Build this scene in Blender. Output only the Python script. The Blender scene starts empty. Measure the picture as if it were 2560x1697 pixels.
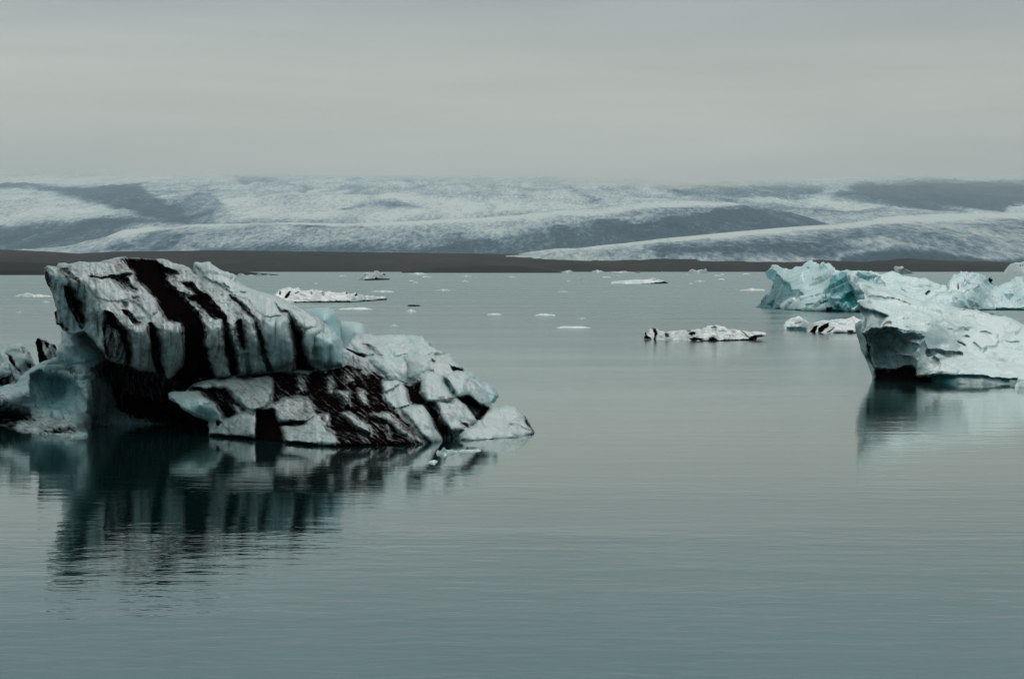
import bpy, math, random
import numpy as np
from mathutils import Vector

random.seed(4); np.random.seed(4)
C = bpy.context.scene.collection
SC = bpy.context.scene

# ------------------------------------------------------------------ camera geometry
W0, H0 = 2560.0, 1697.0
LENS = 85.0
F = W0 * LENS / 36.0
YH, CAMZ = 672.0, 6.0
CX, CY = W0 / 2, H0 / 2
TH = math.atan((CY - YH) / F)
ct, st = math.cos(TH), math.sin(TH)

def unproj(px, py, Y):
    """point of the place seen at (px, py) of the photograph, Y metres out"""
    px = np.asarray(px, float); py = np.asarray(py, float); Y = np.asarray(Y, float)
    u = (px - CX) / F; v = (CY - py) / F
    ry = ct + v * st
    rz = -st + v * ct
    k = Y / ry
    return np.stack([u * k, Y + 0 * k, CAMZ + rz * k], -1)

def wY(py):
    v = (CY - py) / F
    ry = ct + v * st; rz = -st + v * ct
    return -CAMZ / rz * ry

# ------------------------------------------------------------------ numpy noise
def _hash(ix, iy, iz, seed):
    h = (ix.astype(np.int64) * 374761393 + iy.astype(np.int64) * 668265263 + iz.astype(np.int64) * 2147483647 + seed * 144665) & 0xffffffff
    h = ((h ^ (h >> 13)) * 1274126177) & 0xffffffff
    h = ((h ^ (h >> 16)) * 2246822519) & 0xffffffff
    h = h ^ (h >> 15)
    return (h & 0xffffff) / float(0xffffff)

def vnoise(P, seed=0):
    f = np.floor(P); t = P - f; t = t * t * t * (t * (t * 6 - 15) + 10)
    i = f.astype(np.int64); r = 0
    for a in (0, 1):
        wa = t[:, 0] if a else 1 - t[:, 0]
        for b in (0, 1):
            wb = t[:, 1] if b else 1 - t[:, 1]
            for c in (0, 1):
                wc = t[:, 2] if c else 1 - t[:, 2]
                r = r + wa * wb * wc * _hash(i[:, 0] + a, i[:, 1] + b, i[:, 2] + c, seed)
    return r * 2 - 1

def fbm(P, scale, octv=4, seed=0, gain=.5, ridged=False):
    P = P * np.asarray(scale, float); a = 1.0; s = 0; n = 0
    for k in range(octv):
        v = vnoise(P + 17.3 * k, seed + k)
        if ridged: v = 1 - 2 * np.abs(v)
        s = s + a * v; n += a; a *= gain; P = P * 2.03
    return s / n

def facets(P, size, seed=0):
    """fractured planes: every cell of ice breaks along its own tilt"""
    q = P / size; f = np.floor(q).astype(np.int64)
    best = np.full(len(q), 1e9); off = np.zeros(len(q))
    for a in (-1, 0, 1):
        for b in (-1, 0, 1):
            for c in (-1, 0, 1):
                ix, iy, iz = f[:, 0] + a, f[:, 1] + b, f[:, 2] + c
                h = [_hash(ix, iy, iz, seed + k) for k in range(6)]
                dx, dy, dz = q[:, 0] - ix - h[0], q[:, 1] - iy - h[1], q[:, 2] - iz - h[2]
                d = dx * dx + dy * dy + dz * dz; m = d < best
                v = dx * (h[3] * 2 - 1) + dy * (h[4] * 2 - 1) + dz * (h[5] * 2 - 1) + .35 * (h[3] - h[5])
                best[m] = d[m]; off[m] = v[m]
    return off * size

# ------------------------------------------------------------------ polygons
def seg_dist(px, py, poly, closed=True):
    poly = np.asarray(poly, float); n = len(poly)
    best = np.full(px.shape, 1e9); bx = np.zeros(px.shape); by = np.zeros(px.shape)
    for k in range(n if closed else n - 1):
        ax, ay = poly[k]; cx, cy = poly[(k + 1) % n]
        dx, dy = cx - ax, cy - ay; L = dx * dx + dy * dy + 1e-9
        t = np.clip(((px - ax) * dx + (py - ay) * dy) / L, 0, 1)
        qx = ax + t * dx; qy = ay + t * dy
        d = np.hypot(px - qx, py - qy); m = d < best
        best[m] = d[m]; bx[m] = qx[m]; by[m] = qy[m]
    return best, bx, by

def inside(px, py, poly):
    r = np.zeros(px.shape, bool); n = len(poly); j = n - 1
    for i in range(n):
        xi, yi = poly[i]; xj, yj = poly[j]
        if yi != yj:
            c = ((yi > py) != (yj > py)) & (px < (xj - xi) * (py - yi) / (yj - yi) + xi)
            r ^= c
        j = i
    return r

def smooth01(x):
    x = np.clip(x, 0, 1); return x * x * (3 - 2 * x)

def rbf(ctrl, qx, qy):
    c = np.asarray(ctrl, float); n = len(c); s = 100.0
    X = c[:, :2] / s
    D = np.hypot(X[:, None, 0] - X[None, :, 0], X[:, None, 1] - X[None, :, 1])
    A = np.zeros((n + 3, n + 3)); A[:n, :n] = D + np.eye(n) * -1e-3
    A[:n, n] = 1; A[:n, n + 1:] = X; A[n, :n] = 1; A[n + 1:, :n] = X.T
    b = np.zeros(n + 3); b[:n] = c[:, 2]
    w = np.linalg.lstsq(A, b, rcond=None)[0]
    q = np.stack([qx, qy], -1) / s; out = np.zeros(len(qx))
    for a in range(0, len(qx), 20000):
        d = np.hypot(q[a:a+20000, None, 0] - X[None, :, 0], q[a:a+20000, None, 1] - X[None, :, 1])
        out[a:a+20000] = d @ w[:n] + w[n] + q[a:a+20000] @ w[n + 1:]
    return out

def T(x0, y0, s, pts):
    return [(x0 + a * s, y0 + b * s) for a, b in pts]
Z1 = lambda p: T(0, 600, .35070, p)
Z2 = lambda p: T(400, 600, .35070, p)
Z3 = lambda p: T(800, 700, .31880, p)
Z4 = lambda p: T(1850, 640, .30009, p)
ZL = lambda p: T(0, 800, .19133, p)
Z6 = lambda p: T(1580, 760, .24514, p)
Z7 = lambda p: T(1880, 640, .15216, p)
Z8 = lambda p: T(2200, 640, .15216, p)
ZH = lambda p: T(2140, 760, .17751, p)

# ------------------------------------------------------------------ materials
def newmat(name):
    m = bpy.data.materials.new(name); m.use_nodes = True
    nt = m.node_tree; nt.nodes.clear()
    return m, nt
def N(nt, t, **kw):
    n = nt.nodes.new(t)
    for k, v in kw.items():
        if k == 'ins':
            for a, b in v.items(): n.inputs[a].default_value = b
        else: setattr(n, k, v)
    return n
def L(nt, a, ai, b, bi): nt.links.new(a.outputs[ai], b.inputs[bi])
def mapping(nt, coord, scale, out='Object'):
    mp = N(nt, 'ShaderNodeMapping'); mp.inputs['Scale'].default_value = scale
    L(nt, coord, out, mp, 'Vector'); return mp
def noise(nt, vec, scale, detail=4, rough=.55, dist=0):
    n = N(nt, 'ShaderNodeTexNoise', ins={'Scale': scale, 'Detail': detail, 'Roughness': rough, 'Distortion': dist})
    L(nt, vec, 'Vector', n, 'Vector'); return n
def ramp(nt, src, so, stops, interp='LINEAR'):
    r = N(nt, 'ShaderNodeValToRGB'); cr = r.color_ramp; cr.interpolation = interp
    while len(cr.elements) > 1: cr.elements.remove(cr.elements[-1])
    for i, (p, c) in enumerate(stops):
        e = cr.elements[0] if i == 0 else cr.elements.new(p)
        e.position = p; e.color = (c, c, c, 1) if isinstance(c, (int, float)) else (*c, 1)
    L(nt, src, so, r, 'Fac'); return r
def math_(nt, op, a, b=None, clamp=False):
    n = N(nt, 'ShaderNodeMath', operation=op, use_clamp=clamp)
    for i, v in enumerate((a, b)):
        if v is None: continue
        if isinstance(v, (int, float)): n.inputs[i].default_value = v
        else: L(nt, v[0], v[1], n, i)
    return n
def mixc(nt, fac, a, b, blend='MIX'):
    n = N(nt, 'ShaderNodeMix', data_type='RGBA', blend_type=blend)
    for idx, v in ((0, fac), (6, a), (7, b)):
        if isinstance(v, (int, float)): n.inputs[idx].default_value = v
        elif isinstance(v[0], (int, float)): n.inputs[idx].default_value = (*v, 1)
        else: nt.links.new(v[0].outputs[v[1]], n.inputs[idx])
    return n

def ice_material(name, detail=1.0, white=(.66, .735, .71), blue=(.035, .30, .36), ash=(.0035, .002, .002), grime=(.085, .085, .083), streak=1.0):
    m, nt = newmat(name)
    tc = N(nt, 'ShaderNodeTexCoord')
    at = N(nt, 'ShaderNodeAttribute', attribute_name='ice')
    sp = N(nt, 'ShaderNodeSeparateColor'); L(nt, at, 'Color', sp, 'Color')
    v1 = mapping(nt, tc, (1, 1, 1))
    vr = mapping(nt, tc, (1, 1, 1)); vr.inputs['Rotation'].default_value = (0, 0, math.radians(-29))
    vs = N(nt, 'ShaderNodeMapping'); vs.inputs['Scale'].default_value = (6.0, .55, .5); L(nt, vr, 'Vector', vs, 'Vector')   # melt streaks follow the tilted layers
    nf = noise(nt, v1, 5.0 * detail, 6, .68)
    nb = noise(nt, v1, .9 * detail, 5, .6)
    ns = noise(nt, vs, 1.6 * detail, 5, .65)
    # ash edge broken by noise; the channel also holds painted undercut shade
    a0 = math_(nt, 'SUBTRACT', (nf, 'Fac'), .5)
    a1 = math_(nt, 'SUBTRACT', (ns, 'Fac'), .5)
    s1 = math_(nt, 'MULTIPLY', (a0, 0), .7)
    s2 = math_(nt, 'MULTIPLY', (a1, 0), 1.7 * streak)
    s3 = math_(nt, 'ADD', (s1, 0), (s2, 0))
    e = math_(nt, 'ADD', (sp, 'Red'), (s3, 0))
    er = ramp(nt, e, 0, [(0, 0), (.12, .0), (.38, .36), (.58, .80), (.80, 1), (1, 1)])
    # grime: fine mottling
    g0 = math_(nt, 'MULTIPLY', (sp, 'Blue'), 1.0)
    g1 = ramp(nt, nf, 'Fac', [(0, 0), (.40, .05), (.68, .8), (1, 1)])
    g2 = ramp(nt, ns, 'Fac', [(0, 0), (.40, 0.05), (.70, .8), (1, 1)])
    g3 = math_(nt, 'ADD', (g1, 0), (g2, 0))
    g4 = math_(nt, 'MULTIPLY', (g3, 0), (g0, 0), True)
    # blue ice
    b0 = math_(nt, 'SUBTRACT', (nb, 'Fac'), .5)
    b1 = math_(nt, 'MULTIPLY', (b0, 0), .55)
    b2 = math_(nt, 'ADD', (sp, 'Green'), (b1, 0), True)
    whv = mixc(nt, (nb, 'Fac'), tuple(c * .84 for c in white), tuple(min(.86, c * 1.14) for c in white))
    c1 = mixc(nt, (b2, 0), (whv, 2), blue)
    c2 = mixc(nt, (g4, 0), (c1, 2), grime)
    c3 = mixc(nt, (er, 0), (c2, 2), ash)
    p = N(nt, 'ShaderNodeBsdfPrincipled', ins={'Specular IOR Level': .35})
    L(nt, c3, 2, p, 'Base Color')
    iv = math_(nt, 'SUBTRACT', 1.0, (er, 0)); L(nt, math_(nt, 'MULTIPLY', (iv, 0), .28), 0, p, 'Subsurface Weight'); iv = math_(nt, 'MULTIPLY', (iv, 0), .5)
    p.subsurface_method = 'RANDOM_WALK'; p.inputs['Subsurface Radius'].default_value = (.25, .8, 1.0); p.inputs['Subsurface Scale'].default_value = .22 / detail; L(nt, iv, 0, p, 'Specular IOR Level')
    rr = math_(nt, 'MULTIPLY', (nf, 'Fac'), .55); rr2 = math_(nt, 'ADD', (rr, 0), .06)
    L(nt, rr2, 0, p, 'Roughness')
    nh = noise(nt, v1, 11.0 * detail, 6, .7)
    hh = math_(nt, 'ADD', (nh, 'Fac'), (ns, 'Fac'))
    bp = N(nt, 'ShaderNodeBump', ins={'Strength': .7, 'Distance': .028 / detail})
    L(nt, hh, 0, bp, 'Height'); L(nt, bp, 'Normal', p, 'Normal')
    o = N(nt, 'ShaderNodeOutputMaterial'); L(nt, p, 'BSDF', o, 'Surface')
    return m

ICE = ice_material('striped_ice', white=(.385, .46, .455), blue=(.05, .31, .34))
SNOWICE = ice_material('snowy_ice', .8, white=(.64, .79, .76), blue=(.005, .15, .165), ash=(.003, .002, .002), streak=.5)
FARICE = ice_material('distant_ice', .3, white=(.61, .80, .775), blue=(.0, .23, .26), streak=.4)
FLOEICE = ice_material('floe_ice', .3, white=(.84, .90, .86), blue=(.0, .24, .27), streak=.4)

# ------------------------------------------------------------------ tagging
def tag(o, label=None, cat=None, group=None, kind=None):
    if label: o['label'] = label
    if cat: o['category'] = cat
    if group: o['group'] = group
    if kind: o['kind'] = kind
    return o
def empty(name, loc, label, cat, group=None):
    o = bpy.data.objects.new(name, None); o.empty_display_size = .5
    o.location = loc; C.objects.link(o); return tag(o, label, cat, group)

def mesh_obj(name, V, Fc, mat, parent=None, col=None, smooth=True, loc=None):
    V = np.asarray(V, float); base = np.zeros(3)
    if parent is not None: base = np.array(parent.location)
    elif loc is not None: base = np.array(loc)
    me = bpy.data.meshes.new(name)
    me.from_pydata((V - base).tolist(), [], Fc.tolist() if hasattr(Fc, 'tolist') else Fc)
    me.materials.append(mat)
    if col is not None:
        ca = me.color_attributes.new('ice', 'FLOAT_COLOR', 'POINT')
        buf = np.ones((len(V), 4)); buf[:, :3] = col
        ca.data.foreach_set('color', buf.ravel())
    me.polygons.foreach_set('use_smooth', [smooth] * len(me.polygons))
    me.update()
    o = bpy.data.objects.new(name, me); C.objects.link(o)
    if parent is not None: o.parent = parent
    elif loc is not None: o.location = loc
    return o

def vnormals(V, Q):
    a, b, c, d = (V[Q[:, k]] for k in range(4))
    n = np.cross(c - a, d - b)
    out = np.zeros_like(V)
    for k in range(4):
        np.add.at(out, Q[:, k], n)
    return out / (np.linalg.norm(out, axis=1, keepdims=True) + 1e-12)

# ------------------------------------------------------------------ the ice sculptor
def sculpt(name, top, wl, ctrl, mat, parent=None, sp=2.5, feats=(), thick=4.0, rim=(14, .5),
           amp=.06, nscale=1.2, base=(0, 0, .1), warp=4.0, below=14, loc=None, seed=1, strata=0.0, extra_bottom=None,
           flute=0.0, warpk=.05, fsoft=1.0, facet=None):
    """A closed body of ice: its visible side is shaped from measured points, its
    far side bulges `thick` metres back. feats: (polygon, bulge m, bulge width px, {ash,blue,grime}, soft px)"""
    ctrl = list(ctrl)
    if wl:
        for (x, y) in wl:
            ctrl += [(x, y, wY(y)), (x, y + below + 6, wY(y) + .1)]
        outline = list(top) + [(x, y + below) for x, y in reversed(wl)]
    else:
        outline = list(top)
    o_ = np.array(outline)
    x0, y0 = o_.min(0); x1, y1 = o_.max(0)
    gx = np.arange(x0 - sp * 1.5, x1 + sp * 2, sp); gy = np.arange(y0 - sp * 1.5, y1 + sp * 2, sp)
    GX, GY = np.meshgrid(gx, gy); sh = GX.shape
    fx, fy = GX.ravel(), GY.ravel()
    m = inside(fx, fy, outline).reshape(sh)
    q = m[:-1, :-1] & m[1:, :-1] & m[:-1, 1:] & m[1:, 1:]
    idx = np.arange(sh[0] * sh[1]).reshape(sh)
    Q = np.stack([idx[:-1, :-1][q], idx[1:, :-1][q], idx[1:, 1:][q], idx[:-1, 1:][q]], -1)
    used = np.unique(Q); remap = -np.ones(sh[0] * sh[1], int); remap[used] = np.arange(len(used))
    Q = remap[Q]; px, py = fx[used].copy(), fy[used].copy()
    cnt = np.zeros(len(px), int); np.add.at(cnt, Q.ravel(), 1)
    bnd = cnt < 4
    d, bx, by = seg_dist(px, py, outline)
    mv = bnd & (d < sp * 2.2)
    px[mv] = bx[mv]; py[mv] = by[mv]
    d, bx, by = seg_dist(px, py, outline)
    Y = rbf(ctrl, px, py)
    P0 = unproj(px, py, Y)
    # rim rounding (not along the part under water)
    rp, rm = rim
    if wl:
        dt, _, _ = seg_dist(px, py, top, closed=False)
    else: dt = d
    k = np.clip(dt / rp, 0, 1)
    Y = Y + rm * (1 - np.sqrt(np.clip(1 - (1 - k) ** 2, 0, 1)))
    # warped lookup for features
    S = np.stack([px, py, 0 * px], -1)
    wxp = px + warp * fbm(S, warpk, 4, seed + 50, .6); wyp = py + warp * fbm(S, warpk, 4, seed + 60, .6)
    col = np.tile(np.array(base, float), (len(px), 1))
    for ft in feats:
        poly, bulge, bw, c, soft = ft
        ins = inside(wxp, wyp, poly)
        dd, _, _ = seg_dist(wxp, wyp, poly); sd = np.where(ins, dd, -dd)
        if bulge:
            kk = np.clip(sd / bw, 0, 1)
            Y = Y - bulge * np.sqrt(np.clip(1 - (1 - kk) ** 2, 0, 1))
        if c:
            sf = soft * fsoft
            cov = smooth01((sd + sf) / (2 * sf))
            for ch, key in enumerate(('ash', 'blue', 'grime')):
                if key in c: col[:, ch] = col[:, ch] * (1 - cov) + c[key] * cov
    if strata:
        Y = Y + strata * fbm(np.stack([px * .02, py * .12, 0 * px], -1), 1.0, 3, seed + 9)
    if flute:
        Y = Y + flute * fbm(np.stack([px * .09, py * .012, 0 * px], -1), 1.0, 3, seed + 19)
    Pf = unproj(px, py, Y)
    # back
    bwid = np.clip(d / (rp * 3.0), 0, 1)
    Yb = Y.copy()
    Ymid = Y + thick * (.35 + .65 * np.sqrt(np.clip(1 - (1 - bwid) ** 2, 0, 1)))
    Yb = np.where(bnd, Y, Ymid)
    xm = .5 * (x0 + x1); shr = .16 * (Yb - Y) / max(thick, .01)
    Pb = unproj(px + (xm - px) * shr, py + (y1 - py) * shr * .8 + 1.0 * (Yb > Y), Yb)
    nb_ = len(px)
    bi = np.where(bnd, np.arange(nb_), -1); newi = np.cumsum(~bnd) - 1 + nb_
    bi = np.where(bnd, bi, newi)
    V = np.concatenate([Pf, Pb[~bnd]]); colb = np.concatenate([col, col[~bnd]])
    Qb = bi[Q][:, ::-1]
    Qa = np.concatenate([Q, Qb])
    # normal displacement
    n = vnormals(V, Qa)
    if amp:
        dsp = amp * (fbm(V, nscale, 5, seed, .5) + .9 * fbm(V, nscale * .45, 3, seed + 5, .5) - .05)
        if facet:
            Wp = V + .25 * facet[0] * np.stack([fbm(V, 1.2 / facet[0], 3, seed + 31 + k) for k in range(3)], -1)
            dsp = dsp + facet[1] * facets(Wp, facet[0], seed) + .5 * facet[1] * facets(Wp, facet[0] * .42, seed + 7)
        V = V + n * dsp[:, None]
    return mesh_obj(name, V, Qa, mat, parent, colb, loc=loc)

A = lambda a, g=.2, b=0: dict(ash=a, grime=g, blue=b)

# =================================================================== STRIPED ICEBERG
berg = empty('iceberg', (float(unproj(560, 1090, 89)[0]), 89.0, 0.0),
             'large grounded iceberg with black ash bands running down its white faces', 'iceberg')

# --- upper mass: tilted slab with sloping roof and fluted front face
top_edge = Z1([(450, 655), (410, 590), (370, 380), (325, 260), (319, 200), (340, 183), (400, 185), (415, 160), (440, 152), (470, 150),
    (500, 158), (560, 143), (620, 146), (700, 150), (740, 138), (800, 135), (880, 130), (1000, 129), (1100, 130), (1120, 124), (1180, 130),
    (1240, 155), (1290, 165), (1340, 200), (1395, 240), (1382, 205), (1378, 160), (1395, 154), (1440, 174), (1490, 169), (1560, 205),
    (1640, 240)]) + Z2([(540, 270), (600, 328), (650, 345), (700, 365), (760, 378), (820, 390), (860, 408), (900, 430), (940, 462), (1000, 482),
    (1050, 515), (1110, 555), (1180, 600), (1260, 660), (1300, 720), (1310, 770), (1370, 800), (1440, 830), (1490, 870), (1500, 905)])
bottom = Z2([(1400, 930), (1230, 935), (1100, 945), (960, 945), (830, 950), (720, 975), (600, 980)]) + \
    Z1([(1640, 990), (1530, 985), (1400, 1010), (1340, 1030), (1260, 1020), (1195, 990), (1130, 955), (1000, 925), (940, 895), (860, 880),
        (780, 850), (720, 780), (660, 700), (600, 660), (520, 690)])
up_ctrl = [(114, 680, 96), (130, 733, 95.5), (144, 807, 94.5), (158, 830, 94.5), (146, 656, 97), (150, 690, 94.6), (196, 702, 93), (259, 779, 90.3), (316, 812, 89.3),
    (210, 800, 93), (230, 850, 91.6), (200, 750, 93.6), (300, 646, 98.5), (386, 646, 98.5), (454, 658, 98.3), (500, 668, 97.6), (547, 678, 97.3), (610, 716, 96.8),
    (716, 751, 95.5), (814, 812, 93.4), (859, 868, 92.4), (400, 740, 93.2), (480, 720, 94.8), (560, 740, 93.6), (330, 740, 93), (260, 700, 94.8), (640, 755, 93.6),
    (365, 803, 89.9), (403, 803, 89.7), (452, 804, 89.6), (512, 802, 89.6), (547, 795, 89.7), (610, 787, 89.9), (663, 790, 90), (716, 792, 90.4), (758, 817, 90.3),
    (789, 832, 90.4), (365, 822, 89.2), (452, 822, 89.0), (547, 815, 89.0), (663, 812, 89.2), (758, 840, 89.6),
    (316, 830, 89.0), (290, 890, 89.7), (316, 905, 90.4), (365, 925, 90.3), (410, 950, 90.3), (450, 940, 90.1), (530, 950, 89.9), (640, 945, 89.9), (716, 930, 89.9), (790, 925, 90.2),
    (870, 905, 91.2), (830, 860, 90.6), (925, 912, 92)]
F_ = lambda poly, b, w, c, s=3: (poly, b, w, c, s)
up_feats = [
    # roof
    F_(Z1([(320, 190), (400, 190), (470, 290), (560, 330), (640, 420), (720, 480), (740, 560), (690, 700), (600, 690), (450, 655), (370, 380)]), 0, 9, dict(ash=.22, blue=.45, grime=.6), 5),
    F_(Z1([(450, 320), (520, 330), (570, 440), (600, 560), (585, 625), (540, 570), (505, 480), (470, 420)]), -.35, 16, dict(ash=.85), 5),
    F_(Z1([(630, 480), (700, 490), (740, 540), (720, 620), (690, 640), (650, 560)]), 0, 9, dict(ash=.55), 5),
    F_(Z1([(319, 200), (335, 230), (352, 290), (375, 400), (430, 580), (475, 640), (440, 650), (400, 600), (345, 380), (322, 260)]), 0, 8, dict(ash=1), 3),
    F_(Z1([(410, 195), (470, 200), (550, 275), (560, 292), (510, 282), (460, 250)]), -.12, 8, dict(ash=.75), 3),
    F_(Z1([(740, 158), (800, 150), (880, 150), (900, 210), (840, 225), (760, 215)]), 0, 9, dict(ash=.38, grime=.9), 5),
    F_(Z1([(630, 262), (760, 262), (900, 238), (945, 248), (900, 275), (930, 320), (985, 362), (930, 365), (850, 330), (820, 300), (775, 272), (700, 278), (650, 275)]), -.2, 6, dict(ash=.85), 3),
    F_(Z1([(640, 275), (760, 275), (850, 335), (930, 370), (1080, 430), (1130, 500), (1080, 560), (1000, 470), (900, 420), (780, 440), (690, 410), (620, 330)]), .1, 12, dict(grime=.45), 6),
    F_(Z1([(900, 130), (1100, 129), (1135, 170), (1200, 200), (1275, 240), (1190, 245), (1185, 285), (1240, 330), (1290, 370), (1330, 430), (1385, 480), (1430, 540),
           (1450, 620), (1462, 760), (1500, 860), (1535, 980), (1400, 1015), (1340, 1040), (1240, 1020), (1200, 992), (1250, 950), (1295, 890), (1310, 840), (1312, 660), (1290, 598),
           (1190, 568), (1152, 510), (1125, 430), (1070, 370), (1000, 320), (950, 245), (900, 190), (870, 150)]), -.28, 16, dict(ash=1.1, grime=1, blue=0), 4),
    F_(Z1([(1190, 245), (1280, 245), (1330, 300), (1400, 380), (1330, 395), (1260, 360), (1200, 320)]), .12, 10, dict(ash=.3, grime=.9), 5),
    F_(Z1([(1300, 290), (1370, 310), (1430, 360), (1480, 400), (1540, 460), (1610, 545), (1640, 640), (1690, 800), (1705, 965), (1655, 965), (1620, 850), (1592, 700), (1585, 565),
           (1530, 560), (1440, 500), (1390, 440), (1330, 410), (1400, 385)]), -.25, 9, dict(ash=1.05, grime=1), 3.5),
    F_(Z1([(1685, 590), (1715, 565), (1745, 640), (1752, 790), (1715, 760), (1700, 700)]), -.22, 7, dict(ash=1.05), 3),
    F_(Z1([(1760, 800), (1775, 900), (1790, 970), (1775, 970), (1755, 900)]), -.1, 5, dict(ash=.7), 3),
    F_(Z1([(1630, 380), (1700, 425), (1785, 505), (1825, 570), (1855, 660), (1900, 800), (1945, 925), (1905, 925), (1865, 790), (1830, 660), (1788, 565), (1715, 485), (1655, 425)]), -.35, 9, dict(ash=.95), 4),
    F_(Z2([(800, 435), (850, 480), (905, 510), (960, 560), (1010, 620), (1030, 700), (1045, 830), (1085, 900), (1150, 930), (960, 950), (955, 850), (935, 730), (915, 610), (885, 550), (840, 490)]), -.3, 10, dict(ash=.95, grime=1), 4),
    F_(Z1([(870, 495), (925, 505), (1005, 595), (960, 585), (905, 545)]), -.15, 7, dict(ash=.95), 3),
    F_(Z1([(940, 400), (1000, 400), (1010, 425), (950, 425)]), -.1, 6, dict(ash=.7), 4),
    F_(Z1([(880, 430), (910, 440), (900, 470), (880, 460)]), -.1, 6, dict(ash=.7), 3),
    # columns of the front face
    F_(Z1([(760, 600), (850, 600), (890, 700), (905, 880), (780, 840), (755, 700)]), .1, 12, dict(ash=.45, grime=1), 4),
    F_(Z1([(735, 500), (790, 515), (850, 570), (890, 620), (925, 690), (940, 780), (945, 895), (890, 880), (880, 740), (830, 640), (770, 610), (745, 700), (775, 840), (755, 800), (740, 640), (760, 560)]), -.3, 10, dict(ash=1), 3.5),
    F_(Z1([(905, 620), (960, 600), (1060, 600), (1075, 700), (1078, 860), (1080, 940), (950, 895), (935, 740)]), .28, 22, dict(ash=.05, grime=.7, blue=.12), 4),
    F_(Z1([(1050, 595), (1090, 590), (1125, 640), (1140, 720), (1160, 860), (1190, 990), (1120, 955), (1085, 880), (1070, 760)]), -.25, 10, dict(ash=1), 3.5),
    F_(Z1([(1140, 590), (1270, 600), (1300, 650), (1308, 830), (1290, 890), (1230, 960), (1200, 985), (1165, 860), (1145, 720), (1125, 630)]), .28, 26, dict(ash=.04, grime=.65, blue=.08), 4),
    F_(Z1([(1460, 590), (1560, 565), (1590, 600), (1600, 760), (1630, 880), (1660, 970), (1545, 985), (1500, 850), (1465, 720)]), .26, 22, dict(ash=.06, grime=.65, blue=.05), 4),
    F_(Z1([(1625, 580), (1670, 570), (1690, 620), (1705, 740), (1760, 800), (1785, 960), (1710, 960), (1680, 820), (1650, 700)]), .18, 14, dict(ash=.08, grime=.7), 4),
    F_(Z1([(1735, 550), (1780, 535), (1815, 570), (1840, 700), (1890, 860), (1915, 940), (1790, 960), (1765, 820), (1748, 680)]), .26, 18, dict(ash=.0, grime=.55, blue=.15), 4),
    F_(Z2([(735, 560), (890, 550), (915, 620), (935, 720), (962, 840), (950, 890), (840, 920), (785, 910), (770, 800), (720, 660)]), .34, 26, dict(ash=-.05, grime=.3, blue=.28), 4),
    F_(Z2([(1040, 600), (1110, 600), (1150, 640), (1100, 700), (1100, 800), (1130, 890), (1060, 860), (1040, 760)]), .15, 15, dict(ash=-.1, grime=.3, blue=.2), 6),
    F_(Z2([(1110, 680), (1210, 650), (1280, 690), (1305, 780), (1300, 900), (1160, 910), (1110, 850)]), .3, 30, dict(ash=-.2, grime=.1, blue=.42), 8),
    F_(Z2([(600, 330), (800, 395), (890, 470), (1000, 530), (1120, 620), (1040, 640), (960, 560), (860, 490), (870, 545), (740, 550), (640, 450), (500, 380)]), .12, 14, dict(ash=-.15, grime=.12, blue=0), 6),
    F_(Z2([(240, 150), (360, 170), (500, 250), (600, 330), (620, 380), (500, 370), (400, 300), (300, 260)]), .15, 12, dict(ash=-.2, grime=.1, blue=.05), 5),
    F_(Z2([(430, 300), (490, 325), (500, 345), (450, 330)]), -.08, 5, dict(ash=.4), 3),
    F_(Z2([(240, 160), (290, 190), (300, 250), (255, 235)]), 0, 5, dict(blue=.35), 5),
]
up_feats = [(p_, b_ * 2.0, w_ * .95, c_, s_) for p_, b_, w_, c_, s_ in up_feats]
up_ctrl = [(a, b, c if c < 89 else 89 + (c - 89) * .6) for a, b, c in up_ctrl]
sculpt('upper_mass', top_edge + bottom, None, up_ctrl, ICE, berg, sp=2.2, feats=up_feats, thick=9.0, rim=(7, .5), amp=.075,
       nscale=1.5, base=(.17, .10, .55), warp=6.0, seed=11, flute=.16, fsoft=3.0, facet=(1.5, .045))

# --- foot: bluish hollowed base at the left
foot_top = ZL([(-700, 1000), (-300, 960), (0, 895), (100, 855), (210, 835), (280, 740), (400, 650), (520, 560), (620, 518), (740, 490), (755, 380), (790, 250), (800, 160), (880, 60)]) + \
    [(260, 780), (420, 800), (560, 830), (660, 868), (745, 905), (765, 980), (760, 1040)]
foot_wl = [(-140, 1052), (0, 1066), (42, 1076), (110, 1086), (168, 1093), (215, 1089), (228, 1066), (310, 1063), (403, 1061), (530, 1066), (640, 1068), (755, 1070)]
foot_ctrl = [(0, 972, 94.5), (42, 958, 94.3), (90, 920, 94.4), (150, 840, 94.8), (260, 790, 95), (200, 868, 93.3), (150, 880, 93.2), (60, 985, 92.6), (100, 1000, 92.8),
    (0, 1010, 92.4), (0, 1040, 95), (60, 1040, 93.5), (150, 970, 93.8), (212, 940, 92), (216, 1000, 91.3), (215, 1050, 90.3), (110, 1062, 90.6), (150, 1075, 89.4),
    (260, 1000, 92.9), (300, 1050, 93.6), (250, 900, 93), (300, 900, 94.5), (350, 940, 95.5), (360, 1000, 95.2), (450, 960, 96), (450, 1020, 96), (560, 900, 96), (640, 1000, 96), (740, 950, 96.5)]
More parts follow.
